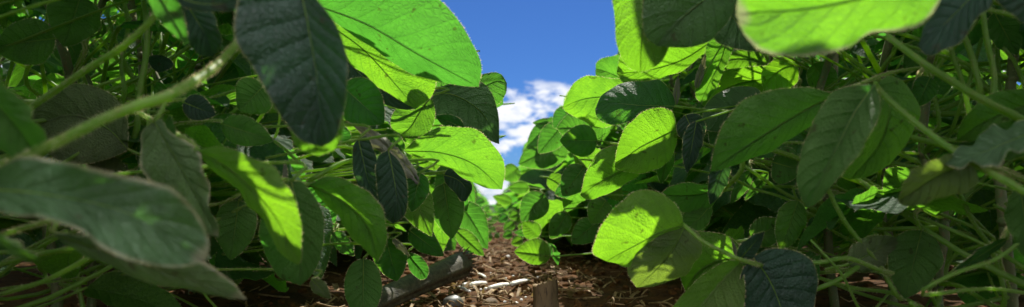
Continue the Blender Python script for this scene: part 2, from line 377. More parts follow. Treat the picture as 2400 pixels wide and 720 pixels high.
Q('R29', (1566,340,.66), (1549,431,.67), 42, lit=1, g='R3')
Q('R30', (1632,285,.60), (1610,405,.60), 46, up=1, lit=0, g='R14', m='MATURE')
Q('R30b', (1606,270,.62), (1640,340,.62), 70, up=1, lit=0, g='R14', m='MATURE')
Q('R32', (1760,400,.62), (1712,478,.62), 34, lit=1)
Q('R32b', (1800,405,.62), (1745,470,.62), 26, lit=1, g='R32')
Q('R33', (1810,380,.55), (1880,400,.55), 90, lit=0)
Q('R34', (1700,370,.52), (1665,480,.53), 46, lit=0, up=1, m='MATURE')
Q('R35', (1870,470,.56), (1830,590,.57), 70, lit=0)
Q('R36', (1990,620,.5), (2110,560,.5), 80, lit=0, m='OLD')
Q('R37', (2160,540,.5), (2120,700,.5), 130, lit=0)
Q('R38', (2360,560,.42), (2230,640,.42), 26, lit=0, up=1)
Q('R39', (2390,440,.40), (2420,620,.40), 90, lit=0)
Q('R40', (1760,560,.6), (1840,520,.6), 70, lit=0)
H('R41', [(1870,150,.8),(1835,160,.8),(1800,190,.8),(1790,215,.8)], [(1850,130),(1815,140),(1785,170)], [(1870,190),(1840,210),(1810,220)], lit=1, m='YOUNG')
Q('R42', (1700,0,.42), (1665,68,.42), 30, lit=1)
Q('R43', (1905,150,.75), (1960,230,.75), 70, lit=0)
Q('R44', (2170,100,.7), (2120,170,.7), 60, lit=0)
Q('R45', (2180,180,.5), (2150,250,.5), 60, lit=0, up=1)
Q('R46', (2330,30,.5), (2385,130,.5), 80, lit=0)
Q('R50', (1583,247,.68), (1590,176,.68), 16, lit=1, m='GREY', g='R1', sh=1.0)
Q('R51', (1632,208,.70), (1655,126,.70), 18, lit=1, m='GREY', g='R13', sh=1.0)
Q('R52', (1730,610,.475), (1715,560,.475), 10, lit=1, m='GREY', g='R24', sh=1.0)
Q('L52', (668,425,.44), (668,375,.44), 12, lit=0, m='GREY', g='L17', sh=1.0)
Q('L53', (920,560,.6), (960,600,.6), 14, lit=1, m='GREY')
# --- left row
H('L1', [(735,10,0.470),(860,58,0.470),(980,128,0.475),(1122,204,0.485)], [(830,-60),(960,-40),(1050,20),(1100,88),(1128,150)], [(790,55),(870,112),(940,160),(1010,186),(1075,201)], lit=1, dl=-.02, dr=.02, g='L1', crown=.05, wave=.001, lab='very large bright green leaflet overhanging the gap')
H('L2', [(768,55,0.530),(850,115,0.530),(915,185,0.530),(975,255,0.530)], [(830,45),(930,90),(1000,140),(1022,180),(1012,225)], [(790,110),(840,165),(890,205),(940,238)], lit=1, dl=-.02, dr=.02, g='L1')
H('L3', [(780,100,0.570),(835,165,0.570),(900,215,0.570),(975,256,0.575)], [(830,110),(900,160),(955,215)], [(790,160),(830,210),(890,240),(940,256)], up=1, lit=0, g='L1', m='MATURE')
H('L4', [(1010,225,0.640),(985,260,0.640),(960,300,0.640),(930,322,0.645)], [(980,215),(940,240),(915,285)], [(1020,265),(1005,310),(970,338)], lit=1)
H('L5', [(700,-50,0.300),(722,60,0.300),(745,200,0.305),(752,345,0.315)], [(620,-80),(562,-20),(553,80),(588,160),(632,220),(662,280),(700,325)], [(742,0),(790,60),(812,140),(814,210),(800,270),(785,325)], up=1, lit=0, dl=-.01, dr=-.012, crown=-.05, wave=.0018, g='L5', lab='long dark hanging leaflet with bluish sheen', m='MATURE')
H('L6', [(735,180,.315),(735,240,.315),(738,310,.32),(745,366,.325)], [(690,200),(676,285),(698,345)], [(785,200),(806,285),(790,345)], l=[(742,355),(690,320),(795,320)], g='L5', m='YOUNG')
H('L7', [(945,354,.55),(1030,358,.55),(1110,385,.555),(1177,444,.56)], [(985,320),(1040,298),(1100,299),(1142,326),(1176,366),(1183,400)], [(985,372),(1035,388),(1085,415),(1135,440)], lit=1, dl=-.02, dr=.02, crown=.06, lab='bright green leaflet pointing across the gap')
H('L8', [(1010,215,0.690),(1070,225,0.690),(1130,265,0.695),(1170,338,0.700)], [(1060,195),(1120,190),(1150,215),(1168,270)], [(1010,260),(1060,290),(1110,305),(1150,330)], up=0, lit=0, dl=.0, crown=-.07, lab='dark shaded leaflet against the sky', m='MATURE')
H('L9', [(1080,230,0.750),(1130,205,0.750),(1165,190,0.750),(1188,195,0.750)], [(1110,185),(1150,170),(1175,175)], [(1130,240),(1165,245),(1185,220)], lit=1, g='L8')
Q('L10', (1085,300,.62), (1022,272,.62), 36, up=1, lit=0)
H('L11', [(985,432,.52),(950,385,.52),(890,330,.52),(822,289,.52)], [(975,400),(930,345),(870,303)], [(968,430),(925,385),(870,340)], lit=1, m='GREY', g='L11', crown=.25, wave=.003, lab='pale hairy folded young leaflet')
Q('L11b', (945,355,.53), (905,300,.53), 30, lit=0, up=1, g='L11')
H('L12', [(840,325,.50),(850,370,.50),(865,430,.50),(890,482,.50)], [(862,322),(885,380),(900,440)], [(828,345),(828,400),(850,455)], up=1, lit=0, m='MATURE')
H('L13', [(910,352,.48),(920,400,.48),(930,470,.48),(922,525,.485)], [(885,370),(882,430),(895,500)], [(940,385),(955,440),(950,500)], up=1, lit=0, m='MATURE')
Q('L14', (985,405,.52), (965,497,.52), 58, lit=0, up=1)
H('L15', [(955,410,.56),(965,450,.56),(990,505,.56),(1012,556,.56)], [(935,440),(940,490),(965,525)], [(990,420),(1012,460),(1017,515)], l=[(1000,530)], d=[(965,470),(990,460)], crown=.05, m='YOUNG')
H('L16', [(1040,410,.62),(1070,420,.62),(1090,440,.62),(1092,472,.62)], [(1055,395),(1090,410),(1107,440)], [(1045,430),(1065,450),(1080,470)], up=1, lit=0, m='MATURE')
H('L17', [(725,432,.42),(800,470,.42),(860,530,.42),(886,613,.425)], [(770,414),(830,428),(880,470),(906,525),(905,570)], [(740,450),(790,510),(830,560),(868,600)], lit=0, l=[(878,598)], dl=-.01, dr=.012, lab='smooth mid green leaflet in shade')
H('L18', [(462,352,0.325),(550,405,0.325),(640,500,0.325),(702,620,0.330)], [(530,346),(600,372),(660,415),(692,465),(703,530),(708,590)], [(500,400),(560,450),(610,510),(650,580),(685,615)], l=[(610,440),(670,500),(640,480),(680,560),(580,400)], d=[(500,370),(560,430),(600,490),(620,385),(640,400),(660,430)], dl=-.01, dr=.01, lab='leaflet split by a bright yellow-green sun patch', m='YOUNG')
H('L19', [(682,425,.385),(700,500,.385),(705,590,.39),(704,669,.395)], [(712,430),(745,475),(760,530),(752,600),(730,645)], [(640,440),(612,510),(615,580),(650,645)], lit=0, dl=.008, dr=.008)
H('L20', [(362,285,.33),(400,350,.33),(450,440,.33),(512,555,.335)], [(385,280),(408,315),(470,352),(490,400),(486,455),(508,510)], [(340,305),(331,335),(345,390),(375,440),(430,500),(480,545)], lit=0, dl=-.004, dr=.01, cup=.10, wave=.0025, m='DULL', lab='dull leaflet with curled pale tip')
Q('L20b', (395,345,.35), (398,270,.35), 34, lit=0, g='L20')
H('L21', [(-90,440,.235),(100,455,.235),(300,500,.24),(480,612,.25)], [(0,393),(80,363),(200,392),(310,413),(400,440),(455,495),(488,570)], [(-20,492),(90,508),(170,535),(240,580),(310,612),(400,625),(450,620)], up=1, l=[(470,540),(440,500),(390,450),(300,425)], d=[(50,450),(150,450),(250,480),(350,520),(420,560),(100,400),(200,430),(300,560),(0,470),(440,590),(180,510)], dl=-.006, dr=-.012, crown=-.13, wave=.0045, cup=-.10, lab='huge blurred leaflet with curled whitish margin', m='DULL')
H('L22', [(120,545,.28),(280,600,.28),(430,650,.285),(578,702,.295)], [(300,560),(430,590),(500,625),(545,665)], [(200,600),(320,650),(420,675),(510,695)], lit=0, l=[(530,655)], m='DULL', dl=-.005, dr=.01)
H('L23', [(-50,180,.25),(0,250,.25),(50,310,.25),(90,372,.255)], [(0,190),(55,240),(98,300),(108,350)], [(-60,260),(-20,340),(50,380)], lit=0, dl=-.01)
H('L24', [(-40,525,.24),(0,560,.24),(50,592,.24),(95,615,.245)], [(0,545),(50,575),(85,598)], [(-20,560),(20,590),(60,612)], lit=1, wave=.002, crown=.3, g='L21')
Q('L25', (345,-60,.30), (442,108,.31), 62, lit=1, g='L25')
H('L26', [(420,-20,.34),(450,30,.34),(480,80,.34),(500,135,.345)], [(440,-30),(490,20),(520,90)], [(420,20),(430,80),(460,125)], up=1, lit=0, wave=.002, g='L25', m='MATURE')
H('L27', [(300,350,.48),(250,300,.48),(170,270,.48),(70,300,.49)], [(290,250),(210,200),(130,205),(80,250)], [(260,370),(180,385),(110,360)], lit=0, m='OLD')
Q('L28', (640,-50,.33), (688,42,.33), 90, lit=1)
H('L29', [(400,-20,.3),(450,5,.3),(510,10,.3),(580,-5,.3)], [(430,-40),(500,-30),(560,-25)], [(430,15),(500,28),(560,20)], up=1, lit=0, g='L25', m='MATURE')
Q('L30', (852,605,.55), (850,770,.55), 88, lit=0)
Q('L31', (905,560,.62), (930,660,.62), 80, lit=0, up=1)
H('L32', [(955,590,.72),(968,610,.72),(985,630,.72),(1000,652,.72)], [(980,598),(998,615),(1005,635)], [(955,615),(965,640),(985,655)], lit=1)
H('L33', [(1074,476,1.05),(1095,500,1.05),(1120,540,1.05),(1144,584,1.06)], [(1100,472),(1130,490),(1144,530)], [(1070,510),(1085,545),(1118,575)], lit=1)
Q('L33b', (1072,398,1.2), (1112,478,1.25), 40, lit=1, g='L33')
Q('L33c', (1070,540,1.0), (1135,600,1.0), 40, lit=1, g='L33')
Q('L34', (1000,330,.7), (1020,400,.7), 90, lit=1)
Q('L35', (1040,430,.75), (1060,560,.75), 80, lit=0)
Q('L36', (960,540,.66), (1040,600,.66), 52, lit=0, up=1)
Q('L37', (800,200,.52), (900,290,.52), 110, lit=0, up=1)
Q('L38', (790,330,.6), (800,290,.6), 60, lit=1)
Q('L39', (240,50,.6), (205,90,.6), 50, lit=1)
Q('L39b', (150,80,.6), (190,150,.6), 90, lit=0, g='L39')
Q('L40', (190,-10,.5), (150,110,.5), 130, lit=0)
Q('L41', (130,90,.5), (-20,110,.5), 110, lit=0)
Q('L42', (430,240,.45), (505,270,.45), 60, lit=0, up=1, m='MATURE')
Q('L43', (520,290,.5), (640,330,.5), 70, lit=0)
Q('L44', (380,130,.55), (370,170,.55), 60, lit=0, up=1, m='MATURE')
Q('L45', (560,470,.5), (540,610,.5), 100, lit=0)
Q('L46', (780,545,.6), (830,600,.6), 40, lit=1, wave=.004)
Q('L47', (730,655,.45), (775,700,.45), 34, lit=0, m='OLD')
Q('L48', (1030,300,.7), (1100,330,.7), 60, lit=0)
Q('L49', (290,440,.5), (200,370,.5), 90, lit=0, m='OLD')
Q('L50', (620,200,.5), (560,260,.5), 100, lit=0)
Q('L51', (1050,420,.85), (1095,495,.9), 50, lit=1)
# --- central leaves of the right row, further off
Q('C1', (1290,600,0.950), (1205,590,0.950), 62, lit=1, asym=.2, g='C1', m='YOUNG')
Q('C1b', (1262,555,1.000), (1225,520,1.000), 44, lit=1, g='C1', m='YOUNG')
Q('C1c', (1290,575,1.0), (1262,600,1.0), 40, lit=1, g='C1')
Q('C2', (1275,455,1.1), (1222,520,1.1), 66, l=[(1245,475),(1235,500)])
Q('C3', (1330,330,1.300), (1215,385,1.300), 84, l=[(1290,340),(1240,360)], d=[(1290,380)])
Q('C4', (1320,290,1.2), (1262,360,1.2), 60, lit=1)
Q('C5', (1390,300,1.0), (1305,300,1.0), 80, lit=1, asym=.1)
Q('C6', (1400,330,.85), (1312,330,.85), 76, lit=0, up=1)
Q('C7', (1370,390,.8), (1318,460,.8), 66, lit=0)
Q('C8', (1215,395,1.5), (1178,420,1.5), 46, lit=1)
Q('C9', (1200,475,1.7), (1155,460,1.7), 26, lit=1)
Q('C10', (1290,285,1.3), (1235,345,1.3), 40, lit=0)
Q('C11', (1310,290,1.3), (1248,288,1.3), 26, lit=0)
Q('C12', (1250,545,1.3), (1205,545,1.3), 22, lit=1)
Q('C13', (1400,520,.85), (1340,570,.85), 60, lit=0)
Q('C14', (1330,500,1.), (1290,560,1.), 50, lit=0)
Q('C15', (1420,470,.75), (1385,525,.75), 60, lit=0)
Q('C16', (1340,440,.9), (1300,455,.9), 36, lit=1)
Q('C17', (1240,440,1.4), (1190,440,1.4), 30, lit=1)
Q('C18', (1335,255,1.1), (1298,300,1.1), 46, lit=1)

# --- small leaves closing the far end of the path
Q('F0', (1140,500,2.00), (1105,520,1.98), 30, lit=1)
Q('F1', (1146,525,1.80), (1118,548,1.78), 30, lit=1)
Q('F2', (1150,545,1.70), (1128,570,1.68), 26, lit=1)
Q('F3', (1150,505,2.60), (1128,500,2.58), 18, lit=1)
Q('F4', (1148,490,3.50), (1132,486,3.48), 12, lit=1)
Q('F5', (1158,492,3.40), (1172,487,3.38), 12, lit=1)
Q('F6', (1165,510,2.80), (1150,520,2.78), 16, lit=1)
Q('F7', (1190,505,2.40), (1168,520,2.38), 22, lit=1)
Q('F8', (1205,520,2.10), (1180,540,2.08), 26, lit=1)
Q('F9', (1185,490,2.90), (1165,498,2.88), 16, lit=1)
Q('F10', (1200,545,1.90), (1178,556,1.88), 22, lit=1)
Q('F11', (1160,532,2.40), (1148,545,2.38), 14, lit=1)
Q('F12', (1178,478,3.20), (1160,480,3.18), 12, lit=1)
Q('F13', (1215,500,2.10), (1192,510,2.08), 26, lit=1)
Q('F14', (1225,560,1.60), (1198,572,1.58), 28, lit=1)
Q('F15', (1135,470,2.60), (1112,476,2.58), 18, lit=1)
Q('F16', (1170,548,2.00), (1158,558,1.98), 14, lit=1)
Q('F17', (1240,530,1.80), (1212,530,1.78), 26, lit=1)
Q('F18', (1110,560,1.50), (1090,600,1.48), 34, lit=1)
Q('F19', (1155,518,2.30), (1140,530,2.28), 16, lit=1)

# stalks (petioles) whose course shows: key -> points, radius in mm, ending towards the stem
PET = {
 'R1': ([(1582,249,0.670),(1605,252,0.670),(1650,258,0.680),(1720,262,0.710)], 1.35),
 'R2': ([(1588,302,0.625),(1592,318,0.625),(1630,328,0.630),(1680,346,0.645),(1760,365,0.685)], 1.35),
 'R16': ([(2052,200,.385),(2100,250,.375),(2230,350,.34),(2400,448,.30),(2480,490,.29)], 1.7),
 'R21': ([(1603,528,0.460),(1650,568,0.450),(1700,592,0.440),(1730,607,0.430),(1800,625,0.470),(1900,640,0.530)], 1.5),
 'R24': ([(1742,609,0.470),(1800,612,0.490),(1915,616,0.470),(1990,606,0.470),(2080,640,0.490)], 1.6),
 'R28': ([(1668,470,.60),(1700,440,.55),(1735,405,.53),(1775,345,.53)], 2.0),
 'L5': ([(700,-50,.303),(645,5,.335),(600,50,.350),(555,102,.342),(500,160,.305),(400,222,.262),(310,250,.250),(200,300,.247),(110,345,.247),(-40,400,.255)], 1.9),
 'L7': ([(945,354,.55),(900,350,.55),(850,352,.55),(790,345,.57),(700,372,.62),(620,400,.68)], 1.25),
 'L11': ([(985,432,.52),(940,400,.56),(830,375,.55),(740,415,.53),(670,450,.55)], 2.0),
 'L17': ([(725,432,.42),(690,428,.42),(672,420,.42),(600,430,.45),(500,480,.5)], 1.0),
 'L1': ([(735,12,0.470),(700,20,0.480),(640,40,0.530),(560,120,0.610),(480,230,0.710)], 1.7),
 'L18': ([(462,352,0.325),(440,330,0.345),(380,300,0.405),(300,260,0.485)], 1.5),
 'L21': ([(-90,440,.235),(-160,430,.24),(-260,430,.3)], 1.7),
 'L25': ([(350,-60,.30),(380,10,.33),(300,100,.34),(200,165,.35),(60,260,.37),(-60,330,.38)], 1.7),
 'R15': ([(1958,222,.43),(2010,200,.45),(2090,170,.5),(2180,160,.55)], 1.3),
 'R10': ([(2235,-70,.265),(2280,-90,.27),(2360,-60,.3)], 1.7),
}
# stalks that simply cross the view, each belonging to a plant of its row
CROSS = [
 ([(2080,85,.40),(2160,145,.38),(2230,190,.37),(2300,232,.36),(2420,300,.36)], 2.1),
 ([(1960,110,.6),(2010,150,.6),(2070,200,.6)], 1.8), ([(2205,0,.5),(2230,120,.5),(2260,210,.5),(2270,320,.5)], 1.7),
 ([(2300,-20,.42),(2310,80,.42),(2330,170,.42),(2335,260,.42)], 1.7), ([(2250,60,.45),(2280,140,.45),(2300,230,.45)], 2.0),
 ([(2350,110,.5),(2385,160,.5),(2400,260,.5)], 1.5), ([(2160,150,.55),(2190,230,.55),(2200,300,.55)], 1.6),
 ([(1690,400,.55),(1760,440,.56),(1850,470,.57),(1950,540,.6)], 1.2), ([(1930,420,.5),(1980,520,.5),(2060,620,.5),(2110,700,.5)], 1.7),
 ([(1980,390,.55),(2080,450,.55),(2200,500,.55),(2330,560,.55)], 1.5), ([(2240,430,.5),(2280,520,.5),(2330,600,.5),(2350,720,.5)], 1.7),
 ([(1915,650,.52),(2000,675,.52),(2100,690,.52),(2200,740,.52)], 1.5), ([(2060,480,.6),(2160,520,.6),(2290,560,.6)], 1.3),
 ([(2400,560,.4),(2330,610,.4),(2240,640,.4),(2160,690,.4)], 1.2),
 ([(2330,480,.5),(2400,520,.5),(2460,560,.5)], 1.4),
 ([(610,180,.55),(560,250,.55),(490,310,.55),(400,420,.55)], 1.6), ([(650,210,.6),(600,290,.6),(540,350,.6),(470,420,.6)], 1.6),
 ([(660,250,.62),(640,330,.62),(560,390,.62)], 1.4), ([(600,470,.5),(520,510,.5),(460,540,.5),(380,600,.5)], 1.6),
 ([(0,690,.4),(100,660,.4),(200,610,.4),(300,560,.4)], 1.5), ([(-20,660,.45),(60,600,.45),(160,540,.45)], 1.4),
 ([(285,-20,.55),(300,60,.55),(285,150,.55),(290,230,.55)], 1.8), ([(335,-20,.5),(345,100,.5),(325,230,.5),(310,330,.5)], 2.2),
 ([(250,30,.6),(280,120,.6),(330,220,.6)], 1.6), ([(120,-20,.55),(100,90,.55),(60,190,.55)], 1.6), ([(380,60,.6),(340,150,.6),(330,230,.6)], 1.5),
 ([(460,170,.6),(455,260,.6),(430,350,.6)], 1.4), ([(40,60,.6),(30,140,.6),(20,250,.6)], 1.5),
 ([(700,380,.5),(640,330,.55),(560,300,.6),(480,290,.6)], 1.3),
 ([(180,640,.5),(190,700,.5),(200,760,.5)], 1.5),
]
# ------------------------------------------------------------------ build geometry of the distinct leaves
SP = {'OLD': OLD, 'GREY': GREY, 'YOUNG': YOUNG, 'MATURE': MATURE, 'CURLED': CURLED, 'DULL': DULL}  # MATURE: leaf copy with shade and sky reflection put into its colour
ZB = np.full((200, 640), 1e9)          # coarse depth of the distinct leaves, 4 px cells, offset 20
ZH = -np.ones((200, 640), int)
def cell(px, py): return (np.clip((py/4+10).astype(int), 0, 199), np.clip((px/4+20).astype(int), 0, 639))
def cam3(A):                            # rows (x, y, d) -> world
    A = np.asarray(A)
    c = np.stack([(A[:, 0]-1200)/F*A[:, 2], (360-A[:, 1])/F*A[:, 2], -A[:, 2]], 1)
    m = np.array(CM); return c @ m[:3, :3].T+m[:3, 3]
for hi, h in enumerate(HER):
    M3 = h['M']; dist = M3[0][2]
    x0 = np.array([p[:2] for p in M3]); size = np.linalg.norm(x0[-1]-x0[0])
    nt, ns = (46, 16) if size > 110 else (30, 10) if size > 60 else (18, 6)
    Mc = spline(M3, nt)
    b, t_ = M3[0][:2], M3[-1][:2]
    tt = np.linspace(0, 1, nt+1); pr = np.sin(pi*tt)**.7
    def side(pts, dd):
        e = spline([b]+[p[:2] for p in pts]+[t_], nt)
        return cam3(np.column_stack([e, Mc[:, 2]+dd*pr]))
    Mw = cam3(Mc); Lw, Rw = side(h['L'], h['dl']), side(h['R'], h['dr'])
    tg = Mw[-1]-Mw[0]; wd = Rw[nt//2]-Lw[nt//2]
    nrm = np.cross(wd, tg); nrm /= np.linalg.norm(nrm)
    vcam = np.array(cam.location)-Mw[nt//2]
    flip = nrm @ vcam < 0
    if flip: nrm = -nrm
    vs, f, uv, Pn = leaf_surface(Mw, Lw, Rw, nrm, ns, h['crown'], (.0009 if size > 110 else .0006)*(1 if dist < .7 else dist/.7), h['wave']*min(1, size*dist/60), seed=hi, cup=h['cup'])
    # faces wind so that the upper side is the front
    v0, v1, v2 = vs[f[len(f)//2][0]], vs[f[len(f)//2][1]], vs[f[len(f)//2][3]]
    fn = np.cross(v1-v0, v2-v0)
    front_to_cam = fn @ vcam > 0
    if front_to_cam != bool(h['up']): f = [q[::-1] for q in f]
    h.update(vs=vs, f=f, uv=uv, Pn=Pn, nrm=nrm, size=size, Mw=Mw, base=V(Mw[0]))
    h['bvh'] = BVHTree.FromPolygons([tuple(v) for v in vs], f)
    up = Pn
    for ax in (0, 1):
        n_ = up.shape[ax]; q = np.linspace(0, n_-1, n_*3); i0 = q.astype(int); i1 = np.minimum(i0+1, n_-1); fr = q-i0
        fr = fr[:, None, None] if ax == 0 else fr[None, :, None]
        up = np.take(up, i0, ax)*(1-fr)+np.take(up, i1, ax)*fr
    px, py, d = projN(up.reshape(-1, 3))
    r, c = cell(px, py)
    np.minimum.at(ZB, (r, c), d-.004)
# sample points wanted in sun or in shade
def samp(h, spec):
    out = []
    for (x, y) in spec:
        px, py, d = projN(h['Pn'].reshape(-1, 3))
        i = int(np.argmin((px-x)**2+(py-y)**2)); out.append(V(h['Pn'].reshape(-1, 3)[i]))
    return out
LIT, DARK = [], []
def in_poly(px, py, poly):
    c = np.zeros(len(px), bool); n = len(poly)
    for i in range(n):
        x1, y1 = poly[i]; x2, y2 = poly[(i+1) % n]
        if y1 == y2: continue
        k = ((y1 > py) != (y2 > py)) & (px < (x2-x1)*(py-y1)/(y2-y1)+x1)
        c ^= k
    return c
LITPOLY = {
 'L18': [(545,352),(580,370),(625,430),(665,450),(690,455),(702,520),(695,600),(670,580),(640,520),(600,450),(565,400)],
 'R21': [(1400,600),(1390,555),(1430,500),(1480,470),(1520,500),(1555,510),(1540,540),(1500,590),(1470,622)],
 'R2': [(1441,360),(1460,300),(1510,262),(1550,256),(1575,280),(1582,300),(1540,335),(1480,375),(1445,395)],
 'R3': [(1400,360),(1440,345),(1405,390),(1405,425),(1450,425),(1440,450),(1390,464),(1362,455),(1378,400)],
 'L21': [],
 'R22': [(1478,640),(1510,630),(1580,628),(1582,660),(1492,674)],
 'R23': [(1670,575),(1690,550),(1735,580),(1738,605),(1700,610)],
 'R24': [(1700,650),(1735,625),(1747,680),(1735,740),(1690,790),(1700,700)],
 'L15': [(985,512),(1014,512),(1014,556),(990,548)],
 'R16': [(2035,205),(2062,205),(2064,270),(2040,290)],
 'L6': [(676,285),(705,335),(770,335),(806,280),(800,330),(745,370),(695,350)],
 'L12': [], 'L13': [], 'L17': [(876,590),(890,590),(890,614),(876,610)], 'R18': [(2163,372),(2222,372),(2222,397),(2163,397)],
}
def near_edge(x, y, poly, m):
    for i in range(len(poly)):
        a, b = np.array(poly[i], float), np.array(poly[(i+1) % len(poly)], float); q = np.array((x, y))
        t = np.clip((q-a) @ (b-a)/max(1e-9, (b-a) @ (b-a)), 0, 1)
        if np.linalg.norm(q-a-t*(b-a)) < m: return True
    return False
for hi, h in enumerate(HER):
    if h['key'] in LITPOLY:
        poly = LITPOLY[h['key']]; n1_, n2_ = (14, 11) if h['size'] > 150 else (9, 7)
        a, b_ = h['Pn'].shape[:2]; l_, d_ = [], []
        for q in np.linspace(.04, .97, n1_):
            for s in np.linspace(.03, .97, n2_):
                pt = V(h['Pn'][int(a*q), int(b_*s)]); x, y, _ = proj(pt)
                if poly and near_edge(x, y, poly, 5): continue
                (l_ if poly and in_poly(np.array([x]), np.array([y]), poly)[0] else d_).append(pt)
    elif h['l'] is not None or h['d'] is not None:
        l_, d_ = samp(h, h['l'] or []), samp(h, h['d'] or [])
    else:
        a, b_ = h['Pn'].shape[:2]
        qs, ss = ((.2, .4, .6, .8), (.15, .35, .65, .85)) if h['size'] > 60 else ((.35, .7), (.3, .7))
        if h['size'] > 150 and not h['lit']: qs, ss = np.linspace(.06, .95, 9), np.linspace(.05, .95, 7)
        g = [V(h['Pn'][int(a*q), int(b_*s)]) for q in qs for s in ss]
        l_, d_ = (g, []) if h['lit'] else ([], g)
    LIT += [(p, hi) for p in l_]; DARK += [(p, hi) for p in d_]
sky_poly = [(1015,-400),(1008,-30),(1045,20),(1095,88),(1124,150),(1135,165),(1185,175),(1186,215),(1178,260),(1174,340),(1190,400),(1186,446),(1140,440),(1110,425),(1128,474),(1165,474),(1182,425),(1230,335),(1258,285),(1300,270),(1322,200),(1395,178),(1395,140),(1440,125),(1436,-400)]
soil_poly = [(1140,572),(1172,565),(1212,600),(1300,640),(1420,645),(1420,740),(900,740),(930,690),(1085,590),(1140,575)]
def allowed(W, near=.45, polys=True):
    px, py, d = projN(W)
    if (np.linalg.norm(W-np.array(cam.location), axis=1) < .16).any(): return False
    if (W[:, 2] < .004).any(): return False
    k = (d > .02) & (px > -60) & (px < 2460) & (py > -60) & (py < 780)
    if not k.any(): return True
    px, py, d = px[k], py[k], d[k]
    if (d < near).any(): return False
    if polys and (in_poly(px, py, sky_poly).any() or in_poly(px, py, soil_poly).any()): return False
    r, c = cell(px, py)
    if (d < ZB[r, c]-.0)[ZB[r, c] < 1e8].any(): return False
    return True

# ------------------------------------------------------------------ leaflets, leaves and plants that fill the rows
def ovate(seed, nt, ns, puck=.0, hair=True):
    rs = np.random.RandomState(seed)
    w = rs.uniform(.52, .86); sh = rs.uniform(.68, 1.08); asym = rs.uniform(-.12, .12)
    t = np.linspace(0, 1, nt+1); tq = np.clip(t, .0, 1)
    pk = (.5/(.5+sh))**.5*(sh/(.5+sh))**sh
    prof = tq**.5*(1-tq)**sh/pk
    droop = rs.uniform(.05, .35) if seed % 3 else rs.uniform(.4, .8); fold = rs.uniform(-.05, .35) if seed % 4 else rs.uniform(.6, 1.3)
    M = np.stack([rs.uniform(-.04, .04)*np.sin(pi*t), t*(1-droop*.2*t), -droop*t*t], 1)
    Lc = M+np.stack([-w/2*(1+asym)*prof, 0*t-.03*prof, fold*w/2*prof], 1)
    Rc = M+np.stack([w/2*(1-asym)*prof, 0*t-.03*prof, fold*w/2*prof], 1)
    vs, f, uv, Pn = leaf_surface(M, Rc, Lc, (0, 0, 1), ns, rs.uniform(-.12, -.02) if fold > 0 else .05, puck, .028, seed=seed)
    v0, v1, v2 = vs[f[len(f)//2][0]], vs[f[len(f)//2][1]], vs[f[len(f)//2][3]]
    if np.cross(v1-v0, v2-v0)[2] < 0: f = [q[::-1] for q in f]
    return vs, f, uv, Pn
class Shape: pass
def shape_from(mb, name, mats, extra=None):
    s = Shape(); s.me = mb.mesh(name, mats); s.v = np.concatenate(mb.v)
    s.f = mb.f; s.bvh = BVHTree.FromPolygons(s.v.tolist(), s.f)
    s.c = s.v.mean(0); s.r = np.linalg.norm(s.v-s.c, axis=1).max(); s.tv = s.v[::3] if len(s.v) > 150 else s.v
    return s
LV = []
for k in range(20):
    mb = MB(); vs, f, uv, Pn = ovate(100+k, 14, 5, .012)
    mb.add(vs, f, uv); edge_hairs(mb, Pn, (0, 0, 1), .022, .018, .004)
    mb2 = MB(); mb2.add(vs, f, uv)
    s = shape_from(mb2, 'tmp', [LEAF]); bpy.data.meshes.remove(s.me)
    s.me = mb.mesh('leaflet', [LEAF, HAIR]); LV.append(s)
def frame(y, z):                        # rotation whose Y is y and Z is near z
    y = V(y).normalized(); z = V(z); z = (z-y*z.dot(y)).normalized(); x = y.cross(z)
    return Matrix((x, y, z)).transposed()
def stalk_pts(R, length, bend):
    """petiole in its own frame along +Y, rising in +Z"""
    return [(0, 0, 0), (0, length*.35, -bend*length*.5), (0, length*.7, -bend*length*.35), (0, length, 0)]
SV = []
for k in range(4):
    mb = MB(); bnd = (-.25, -.12, .1, .25)[k]
    tb = tube(mb, stalk_pts(None, 1, bnd), [.0135, .010, .009], 6, n=8)
    hairs_on_tube(mb, tb, 70, .012, .002)
    s = shape_from(mb, 'leaf_stalk', [STALK, HAIR]); SV.append(s)
MERG = []                               # whole leaves (stalk and three leaflets) for plants further off
def leaf_set(rg):
    """three leaflet frames at the end of a stalk along +Y"""
    tilt = rg.uniform(-.9, .5)
    D = V((rg.uniform(-.3, .3), cos(tilt), sin(tilt))).normalized()
    N = V((rg.uniform(-.5, .5), -sin(tilt)+rg.uniform(-.2, .4), cos(tilt)+rg.uniform(-.1, .3)))
    out = []
    for k, (a, off, sc) in enumerate(((0, .16, 1.), (1.25, .0, .9), (-1.25, .0, .9))):
        Fm = frame(D, N); z = Fm @ V((0, 0, 1))
        d = Quaternion(z, a+rg.uniform(-.25, .25)) @ D
        d = (d+V((0, 0, -rg.uniform(0, .45)))).normalized()
        n = (z+V((rg.uniform(-.35, .35), rg.uniform(-.35, .35), rg.uniform(-.1, .2)))).normalized()
        out.append((D*off, frame(d, n), sc*rg.uniform(.85, 1.1)))
    return out
for k in range(9):
    rg = random.Random(50+k); mb = MB()
    tube(mb, stalk_pts(None, .16, rg.choice((-.2, .1, .2))), [.0018, .0014], 5, mi=1, n=4)
    for off, R, sc in leaf_set(rg):
        vs, f, uv, Pn = ovate(300+k*3+int(sc*7), 8, 3, .01)
        q = np.array(R); sc *= .088
        mb.add(vs*sc @ q.T+np.array(V((0, .16, 0))+off*.09), f, uv)
    MERG.append(shape_from(mb, 'leaf', [LEAF, STALK]))
FOL = []
